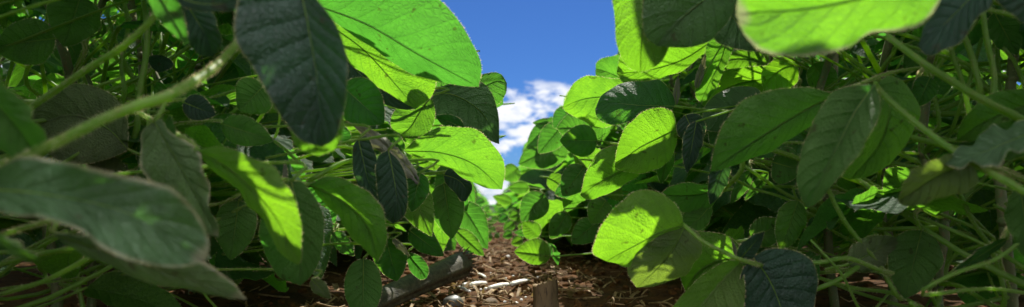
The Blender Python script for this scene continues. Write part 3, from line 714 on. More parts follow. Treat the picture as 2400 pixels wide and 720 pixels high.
for k in range(5):
    rg = random.Random(90+k); mb = MB()
    for j in range(92):
        z = rg.uniform(.03, .56); az = rg.uniform(0, 2*pi); r = rg.uniform(.02, .22)*(1.15-1.4*z) if z > .16 else rg.uniform(.05, .31)
        z *= .86; r = max(.01, min(r, .385-(z-.115)/1.5-.085))
        y = V((cos(az), sin(az), rg.uniform(-.8, .3))).normalized()
        n = V((rg.gauss(0, .7), rg.gauss(0, .7), 1))
        vs, f, uv, Pn = ovate(500+j, 5, 2)
        sc = rg.uniform(.07, .105)
        mb.add(vs*sc @ np.array(frame(y, n)).T+np.array((r*cos(az), r*sin(az), z)), f, uv)
    FOL.append(shape_from(mb, 'foliage', [LEAF]))
STM = []
for k in range(5):
    rg = random.Random(20+k); mb = MB()
    pts = [(rg.uniform(-.006, .006)*(1+i*.4), rg.uniform(-.006, .006)*(1+i*.4), i*.058-.01) for i in range(11)]
    pts[0] = (0, 0, -.02)
    tb = tube(mb, pts, [.0045, .004, .0032, .0018], 8, n=24)
    for i in range(1, 10): tube(mb, [(pts[i][0], pts[i][1], pts[i][2]-.004), pts[i], (pts[i][0], pts[i][1], pts[i][2]+.004)], [.003, .0058, .003], 8)
    hairs_on_tube(mb, tb, 500, .0016, .0003)
    STM.append((mb.mesh('stem', [STEM, HAIR]), pts))

plants = []
def add_plant(x, y, tier, side):
    p = dict(x=x, y=y, tier=tier, side=side, rot=RNG.uniform(0, 2*pi), sc=RNG.uniform(.92, 1.08), stm=RNG.randrange(5), leaves=[], heroes=[])
    plants.append(p); return p
for sgn in (-1, 1):
    y = .16
    while y < 1.45: add_plant(sgn*.385+RNG.uniform(-.02, .02), y, 'near', sgn); y += .072+RNG.uniform(-.012, .012)
    while y < 4.2: add_plant(sgn*.385+RNG.uniform(-.025, .025), y, 'mid', sgn); y += .095+RNG.uniform(-.02, .02)
    while y < 32: add_plant(sgn*.385+RNG.uniform(-.02, .02), y, 'far', sgn); y += .19 if y < 9 else .8
    y = .75
    while y < 3.4: add_plant(sgn*.92+RNG.uniform(-.03, .03), y, 'mid', sgn*2); y += .13
    while y < 9: add_plant(sgn*.94+RNG.uniform(-.03, .03), y, 'far', sgn*2); y += .40
    y = 1.6
    while y < 6: add_plant(sgn*1.5+RNG.uniform(-.03, .03), y, 'far', sgn*3); y += .40
near = [p for p in plants if p['tier'] == 'near']
recs = []                                # every filler leaf surface: shape, world matrix, owner
for p in plants:
    if p['tier'] == 'far': continue
    nodes = [.045+i*.05 for i in range(11)]+([.05, .07, .09, .12] if p['tier'] == 'mid' else [])
    base = V((p['x'], p['y'], 0))
    sg = 1 if p['side'] > 0 else -1
    for i, z in enumerate(nodes):
        for rep in range(2 if p['tier'] == 'near' and z > .2 else 3):
            inward = (rep+i) % 2 == 0
            az = (pi if sg > 0 else 0)+(0 if inward else pi)+RNG.uniform(-1.1, 1.1)
            if i > 10: az = (pi if sg > 0 else 0)+RNG.uniform(-.8, .8)
            L = RNG.uniform(.09, .21)*(1 if z < .4 else .75)
            el = RNG.uniform(.1, .9) if z > .15 else RNG.uniform(.0, .7)
            Y = V((cos(az)*cos(el), sin(az)*cos(el), sin(el)))
            Fm = frame(Y, (0, 0, 1)).to_4x4()
            o = base+V((0, 0, z))
            if p['tier'] == 'mid':
                mw = Matrix.Translation(o) @ Fm @ Matrix.Rotation(RNG.uniform(-.6, .6), 4, 'Y') @ Matrix.Scale(RNG.uniform(.8, 1.15)*(1.25 if i > 10 else 1), 4)
                s = RNG.choice(MERG); W = s.tv @ np.array(mw)[:3, :3].T+np.array(mw)[:3, 3]
                if allowed(W): recs.append(dict(s=s, mw=mw, p=p, kind='leaf', leaf=None))
                continue
            s = RNG.choice(SV); mw = Matrix.Translation(o) @ Fm @ Matrix.Scale(L, 4)
            W = s.v[:54] @ np.array(mw)[:3, :3].T+np.array(mw)[:3, 3]
            if not allowed(W, .40): continue
            lf = dict(s=s, mw=mw, p=p, kids=[]); ok = []
            end = mw @ V((0, 1, 0)); Rl = Fm.to_3x3(); lsz = RNG.uniform(.065, .105)
            for off, R, sc in leaf_set(RNG):
                m2 = Matrix.Translation(end+Rl @ off*lsz) @ (Rl @ R).to_4x4() @ Matrix.Scale(lsz*sc, 4)
                q = RNG.choice(LV); W = q.v @ np.array(m2)[:3, :3].T+np.array(m2)[:3, 3]
                if allowed(W): ok.append(dict(s=q, mw=m2, p=p, kind='leaflet', leaf=lf))
            recs += ok; p['leaves'].append(lf)
# --- sun and shade
for r in recs:
    c = r['mw'] @ V(r['s'].c); r['c'] = np.array(c); r['r'] = r['s'].r*r['mw'].to_scale()[0]; r['inv'] = r['mw'].inverted(); r['dead'] = False
sdn = np.array(SD)
def hits(pt, R, Cn, Rn):
    d = Cn-np.array(pt); k = d @ sdn; dist2 = (d*d).sum(1)-k*k
    out = []
    for i in np.where((dist2 < Rn**2) & (k > -Rn))[0]:
        r = R[i]
        if r['dead']: continue
        o = r['inv'] @ (pt+SD*.003); dr = r['inv'].to_3x3() @ SD
        if r['s'].bvh.ray_cast(o, dr)[0] is not None: out.append(r)
    return out
def ground0(x, y):
    o = cam.location; dr = P(x, y, 1)-o
    return o+dr*(-(o.z-.004)/dr.z)
HER.append(dict(key='ground', M=[(1300, 600, 1)], bvh=BVHTree.FromPolygons([(0, 0, -9), (1, 0, -9), (0, 1, -9)], [(0, 1, 2)])))
HER.append(dict(key='stalk', M=[(900, 600, 1)], bvh=HER[-1]['bvh']))
for x in range(1250, 1440, 16):
    for y in (600, 620, 645, 670, 695, 718): DARK.append((ground0(x, y), len(HER)-2))
for x, y in ((930, 712), (970, 705), (1010, 695), (1050, 690), (1085, 690), (1120, 705), (1160, 695), (1225, 712), (1190, 690), (1000, 660), (1040, 640), (1250, 600), (1270, 580), (1150, 715)): DARK.append((ground0(x, y), len(HER)-1))
for q in np.linspace(0, 1, 14):
    for dz in (-14, 14): DARK.append((P(840+242*q, 728-107*q+dz, .66+.2*q-.012), len(HER)-1))
for x, y in ((1160, 580), (1170, 600), (1150, 620), (1130, 640), (1170, 640), (1200, 655), (1110, 665), (1165, 668), (1215, 662)): LIT.append((ground0(x, y), len(HER)-2))
for x, y, d in ((330, 244, .252), (370, 232, .256), (400, 222, .262), (440, 202, .278), (470, 184, .29)): LIT.append((P(x, y, d), len(HER)-2))
for x, y, d in ((1610, 254, .67), (1640, 258, .68), (1630, 328, .63), (1655, 338, .635)): LIT.append((P(x, y, d), len(HER)-2))
Cn = np.array([r['c'] for r in recs]); Rn = np.array([r['r'] for r in recs])
dead = 0; hero_bad = {}
for pt, hi in LIT:
    for r in hits(pt, recs, Cn, Rn):
        if not r['dead']: r['dead'] = True; dead += 1
    for hj, h in enumerate(HER):
        if h['bvh'].ray_cast(pt+SD*.004, SD)[0] is not None and hj != hi: hero_bad.setdefault((HER[hi]['key'], h['key']), 0); hero_bad[(HER[hi]['key'], h['key'])] += 1
recs = [r for r in recs if not r['dead']]
def hero_hit(pt, hi):
    return any(h['bvh'].ray_cast(pt+SD*.004, SD)[0] is not None for hj, h in enumerate(HER))
Cn = np.array([r['c'] for r in recs]); Rn = np.array([r['r'] for r in recs])
todo = [(pt, hi) for pt, hi in DARK if not hero_hit(pt, hi) and not hits(pt, recs, Cn, Rn)]
n0 = len(todo); blockers = []  # blockers: extra leaflets added to keep chosen points in shade
litn = np.array([p for p, _ in LIT])
while todo:
    pt, hi = todo[RNG.randrange(len(todo))]
    best = None
    for trial in range(70):
        k = RNG.uniform(.05, .42); sc = RNG.choice((.035, .05, .07, .09, .105))
        n = (SD+V((RNG.gauss(0, .35), RNG.gauss(0, .35), RNG.gauss(0, .35)))).normalized()
        y = V((RNG.gauss(0, 1), RNG.gauss(0, 1), -.6))
        R = frame(y, n) if abs(n.dot(y.normalized())) < .95 else frame((1, 0, 0), n)
        mw = Matrix.Translation(pt+SD*k-(R @ V((RNG.uniform(-.15, .15), RNG.uniform(.25, .75), 0)))*sc) @ R.to_4x4() @ Matrix.Scale(sc, 4)
        s = RNG.choice(LV); W = s.v @ np.array(mw)[:3, :3].T+np.array(mw)[:3, 3]
        if abs(W[:, 0]).max() > .75 or not allowed(W, .3): continue
        r = dict(s=s, mw=mw, kind='leaflet', dead=False, inv=mw.inverted()); r['c'] = np.array(mw @ V(s.c)); r['r'] = s.r*sc
        def hit1(q):
            d = r['c']-np.array(q); kk = d @ sdn
            if d @ d-kk*kk > r['r']**2 or kk < -r['r']: return False
            return s.bvh.ray_cast(r['inv'] @ (q+SD*.003), r['inv'].to_3x3() @ SD)[0] is not None
        if not hit1(pt): continue
        if any(hit1(q) for q, _ in LIT): continue
        bb = mw.translation; sg = -1 if P(*HER[hi]['M'][0]).x < 0 else 1
        pl = min((p for p in near if p['side'] == sg), key=lambda p: abs(p['y']-(bb.y+.04)))
        stem = V((pl['x'], pl['y'], max(.03, min(.5, bb.z-.06))))
        pa = spline([tuple(v) for v in (bb, bb.lerp(stem, .5)+V((0, 0, .01)), stem)], 20)
        if not allowed(pa, .25): continue
        r['p'] = pl
        sco = sum(hit1(q) for q, _ in todo)
        if best is None or sco > best[0]: best = (sco, r)
    if best is None: todo = [q for q in todo if q[0] is not pt]; hero_bad[('unshaded', HER[hi]['key'])] = 1; continue
    r = best[1]; blockers.append(r); rr = [r]
    c1, r1 = np.array([r['c']]), np.array([r['r']])
    todo = [q for q in todo if not hits(q[0], rr, c1, r1)]
print('fillers', len(recs), 'removed for sun', dead, 'dark todo', n0, 'shade leaflets', len(blockers), 'conflicts', hero_bad)

HER = HER[:-2]
# ------------------------------------------------------------------ plants become objects
ROW = {-1: 'left', 1: 'right'}
def nearest_plant(pt):
    sg = -1 if pt.x < 0 else 1
    return min((p for p in near if p['side'] == sg), key=lambda p: abs(p['y']-(pt.y+.06)))
for p in plants:
    root = bpy.data.objects.new('soybean_plant', None); C.objects.link(root)
    root.empty_display_size = .02; root.location = (p['x'], p['y'], 0); p['root'] = root
    sm, pts = STM[p['stm']]
    mw = Matrix.Translation((p['x'], p['y'], 0)) @ Matrix.Rotation(p['rot'], 4, 'Z') @ Matrix.Scale(p['sc'], 4)
    p['smw'] = mw; p['spts'] = pts
    link('stem', sm, root, mw)
def stem_point(p, z):
    pts = p['spts']; z = max(.02, min(.52, z))/p['sc']
    i = min(range(len(pts)), key=lambda k: abs(pts[k][2]-z)); i = max(1, i)
    return p['smw'] @ V(pts[i])
def kids_of(lf): return [r for r in recs if r['leaf'] is lf]
for r in recs: 
    if r['leaf'] is not None: r['leaf']['kids'].append(r)
for p in plants:
    for lf in p['leaves']:
        if not lf['kids'] and RNG.random() < .3: continue
        st = link('leaf_stalk', lf['s'].me, p['root'], lf['mw'])
        for r in lf['kids']: link('leaflet', r['s'].me, st, r['mw'])
for r in recs:
    if r['leaf'] is None: link('leaf', r['s'].me, r['p']['root'], r['mw'])
def stalk_object(path, rad, p, hairy=900, extra_end=True, zoff=-.03):
    path = [V(q) for q in path]
    if extra_end:
        e = path[-1]; S = stem_point(p, e.z+zoff)
        path += [e.lerp(S, .5)+V((0, .01, .006)), S]
    mb = MB(); n = max(10, int(sum((path[i+1]-path[i]).length for i in range(len(path)-1))/.006))
    tb = tube(mb, path, [rad*.92, rad, rad, rad*1.15], 9, n=n)
    hairs_on_tube(mb, tb, hairy, .0013, .00022)
    return link('leaf_stalk', mb.mesh('leaf_stalk', [STALK, HAIR]), p['root'], Matrix())
groups = {}
for h in HER: groups.setdefault(h['g'], []).append(h)
for g, hs in groups.items():
    J = hs[0]['base']
    if g in PET:
        pth, rad = PET[g]; path = [P(*q) for q in pth]; rad *= .001
    else:
        h0 = hs[0]; tg = V(h0['Mw'][0]-h0['Mw'][2]).normalized()
        sc = min(1, h0['size']/100)
        path = [J, J+tg*.012*sc+V((0, .012, 0))]; rad = .0011 if h0['size'] > 70 else .0008
    p = nearest_plant(path[-1]) if path[-1].y < 1.42 else min((q for q in plants if q['tier'] == 'mid' and q['side'] == (-1 if hs[0]['M'][0][0] < 1156 else 1)), key=lambda q: abs(q['y']-path[-1].y-.05))
    st = stalk_object(path, rad, p, 4000 if g == 'L5' else 1100)
    p['heroes'] += hs
    for h in hs:
        mb = MB(); mb.add(h['vs'], h['f'], h['uv'])
        hl = .0011 if h['Mw'][0][1] < .8 else .0016
        edge_hairs(mb, h['Pn'], h['nrm'], .0006, hl*(.8 if h['Mw'][0][1] < .4 else 1), .00013 if h['Mw'][0][1] < .4 else .00028)
        if h['size'] > 60:                # fine hairs along the midrib
            tb = tube(mb, [tuple(q-h['nrm']*.0003) for q in h['Mw'][:-2:2]], [.00075, .0005, .0002], 5, mi=2, cap=False)
        if (h['base']-J).length > .002:
            a = V(h['Mw'][0]); tube(mb, [J, (J+a)/2+V((0, 0, .001)), a], .0009, 6, mi=2, n=6)
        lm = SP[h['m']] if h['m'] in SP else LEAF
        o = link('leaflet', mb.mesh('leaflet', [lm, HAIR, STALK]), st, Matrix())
        if h['lab']: o['label'] = h['lab']
for pth, rad in CROSS:
    path = [P(*q) for q in pth]
    p = nearest_plant(path[-1]); stalk_object(path, rad*.001, p, 500)
made = 0
for tr in range(900):                     # bare stalks crossing the shaded parts of both rows
    x0 = RNG.uniform(-40, 520) if RNG.random() < .45 else RNG.uniform(1780, 2440)
    y0, d0 = RNG.uniform(60, 700), RNG.uniform(.46, .85); an = RNG.gauss(pi/2, .75); Ln = RNG.uniform(120, 330)*.6/d0
    dx, dy = cos(an)*Ln/2, sin(an)*Ln/2; bw = RNG.uniform(-.12, .12)
    path = [P(x0-dx, y0-dy, d0), P(x0+dy*bw, y0-dx*bw, d0-.01), P(x0+dx, y0+dy, d0+.03)]
    if path[2].z < .015: continue
    if not allowed(spline([tuple(v) for v in path], 24), .42): continue
    stalk_object(path, RNG.uniform(.0009, .0019), nearest_plant(path[-1]), 260); made += 1
    if made >= 80: break
for r in blockers:  # leaflets and stalks added to cast shade, hung on near plants
    b = r['mw'].translation; p = r['p']
    y = (r['mw'].to_3x3() @ V((0, 1, 0))).normalized()
    S = stem_point(p, b.z-.06)
    for tr in range(1):
        path = [b, b-y*.006, b.lerp(S, .5)+V((0, 0, .01)), S]
        if allowed(np.array([tuple(q) for q in spline([tuple(v) for v in path], 20)]).reshape(-1, 3), .3): break
    st = stalk_object(path, .0009, p, 120, extra_end=False)
    link('leaflet', r['s'].me, st, r['mw'])
for p in plants:
    if p['tier'] == 'far':
        s = RNG.choice(FOL)
        mw = Matrix.Translation((p['x'], p['y'], 0)) @ Matrix.Rotation(RNG.uniform(0, 6.28), 4, 'Z') @ Matrix.Diagonal((RNG.uniform(1.0, 1.15), RNG.uniform(1.0, 1.3), RNG.uniform(.85, 1.0)*(.8 if p['side'] == -1 else .92), 1))
        link('foliage', s.me, p['root'], mw)
    rw = ROW[1 if p['side'] > 0 else -1]
    labs = [h['lab'] for h in p['heroes'] if h['lab']]
    if labs:
        tag(p['root'], 'soybean plant bearing the '+labs[0], 'plant', 'soybean plants of the %s row by the path' % rw)
    elif abs(p['side']) == 1:
        if p['tier'] == 'far': tag(p['root'], 'small distant soybean plant in the %s row where the rows converge' % rw, 'plant', 'distant soybean plants of the %s row' % rw)
        elif p['tier'] == 'mid': tag(p['root'], 'soybean plant of the %s row halfway along the soil path' % rw, 'plant', 'soybean plants midway along the %s row' % rw)
        else: tag(p['root'], 'soybean plant in the near tangle of leaves of the %s row' % rw, 'plant', 'near soybean plants of the %s row' % rw)
    else: tag(p['root'], 'shaded soybean plant seen through gaps behind the %s row' % rw, 'plant', 'soybean plants behind the %s row' % rw)
print('plants', [(round(p['y'], 2), p['side'], [h['key'] for h in p['heroes']]) for p in near])

# ------------------------------------------------------------------ ground
from mathutils import noise as mn
def gh(x, y):
    v = V((x, y, 0)); f = 1/(1+max(0, y-3)*.4)
    h = .010*mn.noise(v*9)+.007*abs(mn.noise(v*26+V((3, 1, 0))))+.004*abs(mn.noise(v*70))+.0016*mn.noise(v*170)
    k = max(0, 1-abs(abs(x)-.385)/.2)
    return f*h+.012*k*k*(1 if y < 20 else 0)-.006
def sheet():
    ys = np.concatenate([np.linspace(-1.2, .45, 20), .45*np.exp(np.linspace(0, math.log(500/.45), 420))[1:]])
    xs = np.sinh(np.linspace(-9, 9, 361))*.055/2; xs = xs*(1.0)
    vs = []; 
    for y in ys:
        wdt = max(.35, min(1, y*.6)) if y > 0 else .6
        for x in xs:
            vs.append((x, y, gh(x, y) if abs(x) < 3 and y < 12 else -.006))
    n = len(xs)
    f = [(i*n+j, i*n+j+1, (i+1)*n+j+1, (i+1)*n+j) for i in range(len(ys)-1) for j in range(n-1)]
    mb = MB(); mb.add(vs, f); return mb.mesh('soil', [SOIL])
tag(link('soil_ground', sheet()), 'reddish brown crumbly soil of the field', None, None, 'structure')
def lump(c, r, rg, sub=1):
    bm = ICO[sub]; v = bm[0]*(1+NR.uniform(-.28, .28, (len(bm[0]), 1)))*r*np.array((rg.uniform(.8, 1.3), rg.uniform(.8, 1.3), rg.uniform(.55, .9)))
    a = rg.uniform(0, 6.28); R = np.array(Matrix.Rotation(a, 3, 'Z') @ Matrix.Rotation(rg.uniform(-.4, .4), 3, 'X'))
    return v @ R.T+np.array(c), bm[1]
import bmesh
ICO = {}
for sub in (1, 2, 3):
    b = bmesh.new(); bmesh.ops.create_icosphere(b, subdivisions=sub, radius=1); b.verts.index_update()
    ICO[sub] = (np.array([tuple(v.co) for v in b.verts]), [tuple(v.index for v in f.verts) for f in b.faces]); b.free()
mb = MB()
for i in range(4200):
    y = .55*math.exp(RNG.random()*2.1); x = RNG.gauss(-.02, .16) if RNG.random() < .7 else RNG.uniform(-1.2, 1.2)
    r = RNG.choice((.0012, .002, .003, .0045, .007))*RNG.uniform(.7, 1.3)*(1 if y > .9 else .75)
    v, f = lump((x, y, gh(x, y)+r*.25), r, RNG, 1); mb.add(v, f)
tag(link('soil_crumbs', mb.mesh('soil_crumbs', [CLOD])), 'loose soil crumbs and clods strewn along the row', None, None, 'stuff')
mb = MB()
for i in range(620):
    y = .55*math.exp(RNG.random()*1.3); x = RNG.gauss(-.0, .15) if RNG.random() < .75 else RNG.uniform(-1.0, 1.0)
    L = RNG.uniform(.006, .045)*(1.3 if RNG.random() < .15 else 1); a = RNG.uniform(0, 6.28); r = RNG.uniform(.0004, .0014)
    z = gh(x, y)+r+RNG.uniform(0, .005); dx, dy = cos(a)*L/2, sin(a)*L/2
    k = RNG.uniform(-.006, .010)
    tube(mb, [(x-dx, y-dy, z+RNG.uniform(-.001, .006)), (x+RNG.uniform(-.3, .3)*dy, y+RNG.uniform(-.3, .3)*dx, z+max(0, k)), (x+dx, y+dy, z+RNG.uniform(-.001, .006))], r, 5, n=4)
for i in range(260):                      # flat husk and leaf scraps
    y = .6*math.exp(RNG.random()*1.1); x = RNG.gauss(-.02, .14); z = gh(x, y)+.003
    R = np.array(Matrix.Rotation(RNG.uniform(0, 6.28), 3, 'Z') @ Matrix.Rotation(RNG.uniform(-.7, .7), 3, 'X'))
    w, l = RNG.uniform(.0015, .004), RNG.uniform(.005, .018)
    g = np.array([(sx*w, -l+2*l*q, .001*sin(q*5)+.0012*abs(sx)) for q in np.linspace(0, 1, 6) for sx in (-1, 0, 1)])
    mb.add(g @ R.T+np.array((x, y, z)), [(q*3+c, q*3+c+1, q*3+c+4, q*3+c+3) for q in range(5) for c in (0, 1)])
tag(link('straw_litter', mb.mesh('straw_litter', [STRAW])), 'tangled straw and husk scraps on the soil', None, None, 'stuff')

def ground_at(px, py, lift=0.):
    o = cam.location; dr = (P(px, py, 1)-o)
    t = -(o.z-lift)/dr.z if dr.z < 0 else 5
    q = o+dr*t; z = gh(q.x, q.y)+lift
    t = (z-o.z)/dr.z; return o+dr*t
# maize stalk lying across the edge of the path
def ragged_tube(pts, rad, ns, n, split, seed):
    rs = np.random.RandomState(seed); mb = MB()
    pts = spline([tuple(q) for q in pts], n); T = np.gradient(pts, axis=0); T /= np.linalg.norm(T, axis=1)[:, None]
    N = np.cross(T, (0, 0, 1.)); N /= np.linalg.norm(N, axis=1)[:, None]; B = np.cross(N, T)
    a = np.linspace(0, 2*pi, ns, endpoint=False)
    r = np.interp(np.linspace(0, 1, n+1), np.linspace(0, 1, len(rad)), rad)
    rr = np.tile(r[:, None], (1, ns))
    for ph, w, dep in split: rr *= 1-dep*np.exp(-((np.angle(np.exp(1j*(a-ph))))/w)**2)[None]
    rr *= 1+.025*np.sin(a*9+1)[None]+.02*rs.randn(1, ns)
    ringv = pts[:, None]+rr[..., None]*(np.cos(a)[None, :, None]*N[:, None]+np.sin(a)[None, :, None]*B[:, None])
    jag = rs.uniform(-.010, .016, ns); jag = jag+.006*np.sin(a*2)
    ringv[-1] += T[-1]*jag[:, None]
    inner = ringv[-1]*.25+pts[-1]*.75-T[-1]*.012; mid = ringv[-1]*.72+pts[-1]*.28-T[-1]*.004
    vs = np.concatenate([ringv.reshape(-1, 3), mid, inner])
    f = [(i*ns+j, i*ns+(j+1) % ns, (i+1)*ns+(j+1) % ns, (i+1)*ns+j) for i in range(n+2) for j in range(ns)]
    m1 = n*ns; mb.add(vs, f[:m1]+f[m1:m1+0]); mb.add(vs, f[m1:], mi=1)
    mb.add(vs, [tuple(range(ns))[::-1]], mi=1)
    mb.add(np.concatenate([inner]), [tuple(range(ns))], mi=1)
    return mb, pts, T, N, B
A, B_ = P(840, 728, .66), P(1082, 621, .86)
root = bpy.data.objects.new('maize_stalk', None); C.objects.link(root); root.location = (A.x, A.y, 0)
tag(root, 'thick dry broken maize stalk lying slanted at the path edge', 'stalk')
mbx, pts, T, N, B2 = ragged_tube([A, A.lerp(B_, .5)+V((0, 0, .001)), B_], [.0125, .013, .0142, .0168], 40, 40, [(-.5, .14, .28), (2.2, .1, .18)], 4)
KS = Matrix.Translation(A) @ (B_-A).to_track_quat('Z', 'Y').to_matrix().to_4x4(); KI = np.array(KS.inverted())
def along_stalk(name, mb, mats):
    mb.v = [np.asarray(v, float) @ KI[:3, :3].T+KI[:3, 3] for v in mb.v]
    return link(name, mb.mesh(name, mats), root, KS)
along_stalk('stalk_tube', mbx, [DRYSTALK, PITH])
mbx = MB(); e = pts[-1]
for i in range(70):
    a = RNG.uniform(0, 6.28); d = N[-1]*cos(a)+B2[-1]*sin(a); r = RNG.uniform(.3, 1)*.017
    b0 = e+d*r-T[-1]*.006; ln = RNG.uniform(.006, .018); dd = T[-1]*ln+d*RNG.uniform(-.003, .008)
    tube(mbx, [b0, b0+dd*.5+d*.001, b0+dd], [.0015, .0011, .0003], 5, n=3)
link('frayed_end', mbx.mesh('frayed_end', [PITH]), root, Matrix())
mbx = MB()
tube(mbx, [tuple(pts[30]-T[30]*.004), tuple(pts[30]), tuple(pts[30]+T[30]*.004)], [.0140, .0152, .0144], 30)
along_stalk('node_ring', mbx, [DRYSTALK])
# cut stub
q = ground_at(1277, 722); q = P(1277, 722, .735)
root = bpy.data.objects.new('stalk_stub', None); C.objects.link(root); root.location = (q.x, q.y, 0)
tag(root, 'short brown cut stalk stub standing in the soil at the bottom edge', 'stub')
top = P(1276, 664, .735); bot = V((top.x+.001, top.y, -.008))
rs = np.random.RandomState(3); ns = 36; a = np.linspace(0, 2*pi, ns, endpoint=False)
pr_ = 1+.12*np.cos(a*2+.4)+.06*np.cos(a*5)+.03*rs.randn(ns)
vs = []; fr = np.linspace(0, 1, 9)
for q_ in fr:
    c = bot.lerp(top, q_); r = .0118*(1+.10*(1-q_))*(1+.03*sin(q_*9))
    for j in range(ns): vs.append((c.x+cos(a[j])*r*pr_[j], c.y+sin(a[j])*r*pr_[j]*.8, c.z+(q_ == 1)*(.0035*cos(a[j]+.3)+rs.uniform(-.0015, .002))))
mbx = MB(); mbx.add(vs, [(i*ns+j, i*ns+(j+1) % ns, (i+1)*ns+(j+1) % ns, (i+1)*ns+j) for i in range(8) for j in range(ns)])
link('stub_body', mbx.mesh('stub_body', [WOOD]), root, Matrix())
last = np.array(vs[-ns:]); cc = last.mean(0)
rings = [last, last*.8+cc*.2+np.array((0, 0, .0006)), last*.4+cc*.6-np.array((0, 0, .002))]
mbx = MB(); mbx.add(np.concatenate(rings), [(i*ns+j, i*ns+(j+1) % ns, (i+1)*ns+(j+1) % ns, (i+1)*ns+j) for i in range(2) for j in range(ns)]+[tuple(2*ns+j for j in range(ns))])
for i in range(60):
    j = RNG.randrange(ns); b0 = last[j]*.97+cc*.03; tube(mbx, [b0-np.array((0, 0, .002)), b0+np.array((RNG.uniform(-.001, .001), RNG.uniform(-.001, .001), RNG.uniform(.001, .0035)))], [.0004, .0002], 4)
link('fibrous_top', mbx.mesh('fibrous_top', [STRAW]), root, Matrix())
# bleached pieces
for (x1, y1, x2, y2, r, lab) in ((1147,675,1190,667,.0028,'white bleached stalk piece, middle one of the broken line'),
        (1198,666,1238,658,.0030,'white bleached stalk piece at the right end of the broken line'),
        (1103,667,1138,664,.0028,'white bleached stalk piece at the left end of the broken line'),
        (1122,642,1138,650,.0018,'small white stalk sliver lying above the broken line'),
        (1075,673,1094,680,.0018,'white sliver just left of the broken line of stalk pieces'),
        (1086,668,1100,667,.0022,'short stubby white piece beside the left end of the broken line')):
    a_, b_ = ground_at(x1, y1, .0075), ground_at(x2, y2, .0075); r *= 1.15
    mbx = MB(); n_ = 10; tb = tube(mbx, [a_, a_.lerp(b_, .5)+V((0, 0, .0006)), b_], [r*.8, r, r*1.03, r*.85], 12, n=n_)
    for v in mbx.v: v += NR.uniform(-.00022, .00022, v.shape)
    tag(link('stalk_piece', mbx.mesh('stalk_piece', [WHITE])), lab, 'stalk piece', 'bleached stalk pieces on the soil')
def stone(px, py, r, m, name, lab, cat, grp=None, flat=.8):
    q = ground_at(px, py, r*.35+(.004 if r < .005 else 0)); v = ICO[3][0].copy()
    for i in range(len(v)): v[i] *= 1+.14*mn.noise(V(v[i])*1.3+V((px, py, 0)))+.03*mn.noise(V(v[i])*5)
    v = v*np.array((r, r*.85, r*flat))+np.array(q); mbx = MB(); mbx.add(v, ICO[3][1])
    tag(link(name, mbx.mesh(name, [m])), lab, cat, grp)
stone(1191, 602, .0042, PALEPEB, 'pebble', 'single white pebble lying up the path on bare soil', 'pebble')
stone(1062, 712, .0125, PEB, 'pebble', 'largest dark grey smooth pebble by the bottom edge', 'pebble')
stone(1150, 714, .0100, WOOD, 'pebble', 'rounded tan pebble by the bottom edge', 'pebble')
stone(1139, 677, .0026, PALEPEB, 'pebble', 'small white pebble below the gap in the broken white line', 'pebble')
for i, (x, y, r) in enumerate(((1100,683,.0022),(1092,676,.0018),(1111,675,.0018),(1203,648,.0024),(1195,650,.0018),(1186,652,.0016),(1182,676,.0012),(1127,679,.0018),(1183,708,.002),(1210,711,.0025),(1232,697,.0016),(1102,643,.0014),(1058,656,.002),(1260,650,.0016),(968,700,.0028),(957,702,.002),(1305,662,.002),(1107,641,.0014),(1222,703,.002),(1150,640,.0014))):
    stone(x, y, r, PALEPEB, 'seed_grain', 'tiny pale grain scattered among the straw on the soil', 'grain', 'tiny pale grains on the soil')
a_, b_ = ground_at(1158, 662, .004), ground_at(1222, 650, .006)
mbx = MB(); tube(mbx, [a_, a_.lerp(b_, .5)+V((0, 0, .001)), b_], [.002, .0035, .0035, .002], 12, n=12)
ax = (b_-a_).normalized(); s1 = ax.cross(V((0, 0, 1))).normalized(); s2 = s1.cross(ax)
for i in range(17):
    for j in range(9):
        an = j*2*pi/9+(i % 2)*.35; c = a_.lerp(b_, (i+.5)/17)+(s1*cos(an)+s2*sin(an))*(.0036*sin(pi*(i+1.5)/19)**.4)
        v, f = lump(tuple(c), .0013, RNG, 1); mbx.add(v, f, mi=0)
tag(link('maize_cob', mbx.mesh('maize_cob', [COB])), 'bumpy orange-brown cob fragment above the white stalk pieces', 'cob')
# long thin sticks at the right
for (x1, y1, x2, y2, lab) in ((1270,655,1330,640,'thin dry stick behind the cut stalk stub'), (1120,690,1215,712,'thin straw stick in front of the white stalk pieces'), (950,697,1060,715,'thin dry twig in front of the maize stalk')):
    a_, b_ = ground_at(x1, y1, .004), ground_at(x2, y2, .006); mbx = MB()
    tube(mbx, [a_, a_.lerp(b_, .45)+V((0, .002, .003)), b_], [.0011, .001, .0006], 6, n=10)
    tag(link('dry_stick', mbx.mesh('dry_stick', [STRAW])), lab, 'stick')

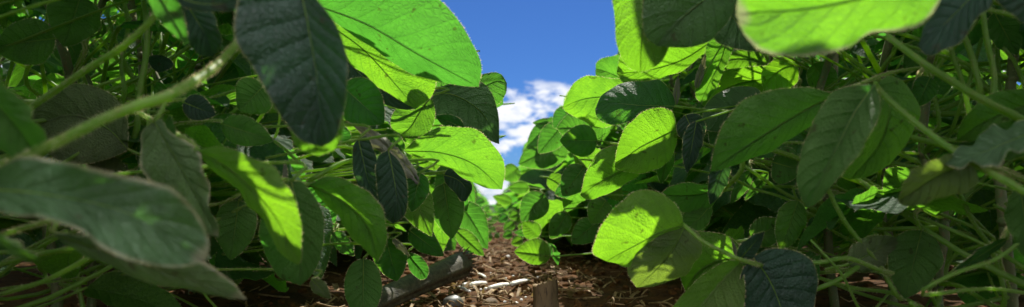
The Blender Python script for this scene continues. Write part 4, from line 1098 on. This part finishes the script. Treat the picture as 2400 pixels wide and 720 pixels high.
# ------------------------------------------------------------------ sky
sc = bpy.context.scene
wd = bpy.data.worlds.new('World'); sc.world = wd; wd.use_nodes = True
nt = wd.node_tree; nt.nodes.clear(); t = NT(nt)
sky = t.n('ShaderNodeTexSky', sky_type='NISHITA', sun_disc=False)
sky.sun_elevation = SUN_EL; sky.sun_rotation = SUN_AZ; sky.altitude = 600; sky.air_density = 1.0; sky.dust_density = .3; sky.ozone_density = 2.5
g = t.n('ShaderNodeTexCoord').outputs['Generated']
sep = t.n('ShaderNodeSeparateXYZ', {0: g})
X, Y, Z = sep.outputs
azm = t.m('ARCTAN2', X, Y); elv = t.m('ARCSINE', Z)
vec = t.n('ShaderNodeCombineXYZ', {0: t.m('MULTIPLY', azm, 13.), 1: t.m('MULTIPLY', elv, 30.), 2: 4.3}).outputs[0]
n1 = t.noise(vec, 1.15, 8, .62, .15)
band = t.m('MULTIPLY', t.mr(elv, .200, .165), t.mr(elv, .045, .075))
low = t.mr(elv, .06, .015)
cov = t.m('ADD', t.m('MULTIPLY', band, .205), t.m('MULTIPLY', low, .30))
fill_mask = t.mr(t.m('ABSOLUTE', azm), .9, 1.6)  # unseen bright clouds added beside and behind the camera as fill light
fill_mask = t.m('MULTIPLY', fill_mask, t.mr(elv, 0.0, .08))
dens = t.mr(t.m('ADD', n1, cov), .60, .76)
dens = t.m('MULTIPLY', dens, t.m('MINIMUM', t.m('ADD', band, low), 1.0))
vec2 = t.n('ShaderNodeVectorMath', {0: g, 1: (3, 3, 5)}, operation='MULTIPLY').outputs[0]
fill_dens = t.m('MULTIPLY', t.mr(t.noise(vec2, 1.0, 7, .6), .38, .55), fill_mask)
dens = t.m('MAXIMUM', dens, fill_dens)
shade = t.mr(t.noise(vec, 3.1, 6, .6), .35, .62)
skc = t.mix(1.0, sky.outputs[0], SKYT, 'MULTIPLY')
cl = t.mix(shade, (CLOUD*.80, CLOUD*.83, CLOUD*.89), (CLOUD, CLOUD, CLOUD*1.02))
cl = t.mix(fill_mask, cl, (25, 25, 25))
col = t.mix(t.m('MULTIPLY', dens, .95), skc, cl)
bg = t.n('ShaderNodeBackground', {'Color': col, 'Strength': SKYS})
t.n('ShaderNodeOutputWorld', {0: bg.outputs[0]})
vs_ = sc.view_settings
vs_.view_transform = 'Standard'; vs_.look = 'None'; vs_.gamma = 1; vs_.use_curve_mapping = False
vs_.exposure = EXPO
sc.render.engine = 'CYCLES'
cy = sc.cycles
cy.use_denoising = True
cy.max_bounces = 10; cy.diffuse_bounces = 2; cy.transmission_bounces = 6; cy.glossy_bounces = 3
cy.sample_clamp_indirect = 8
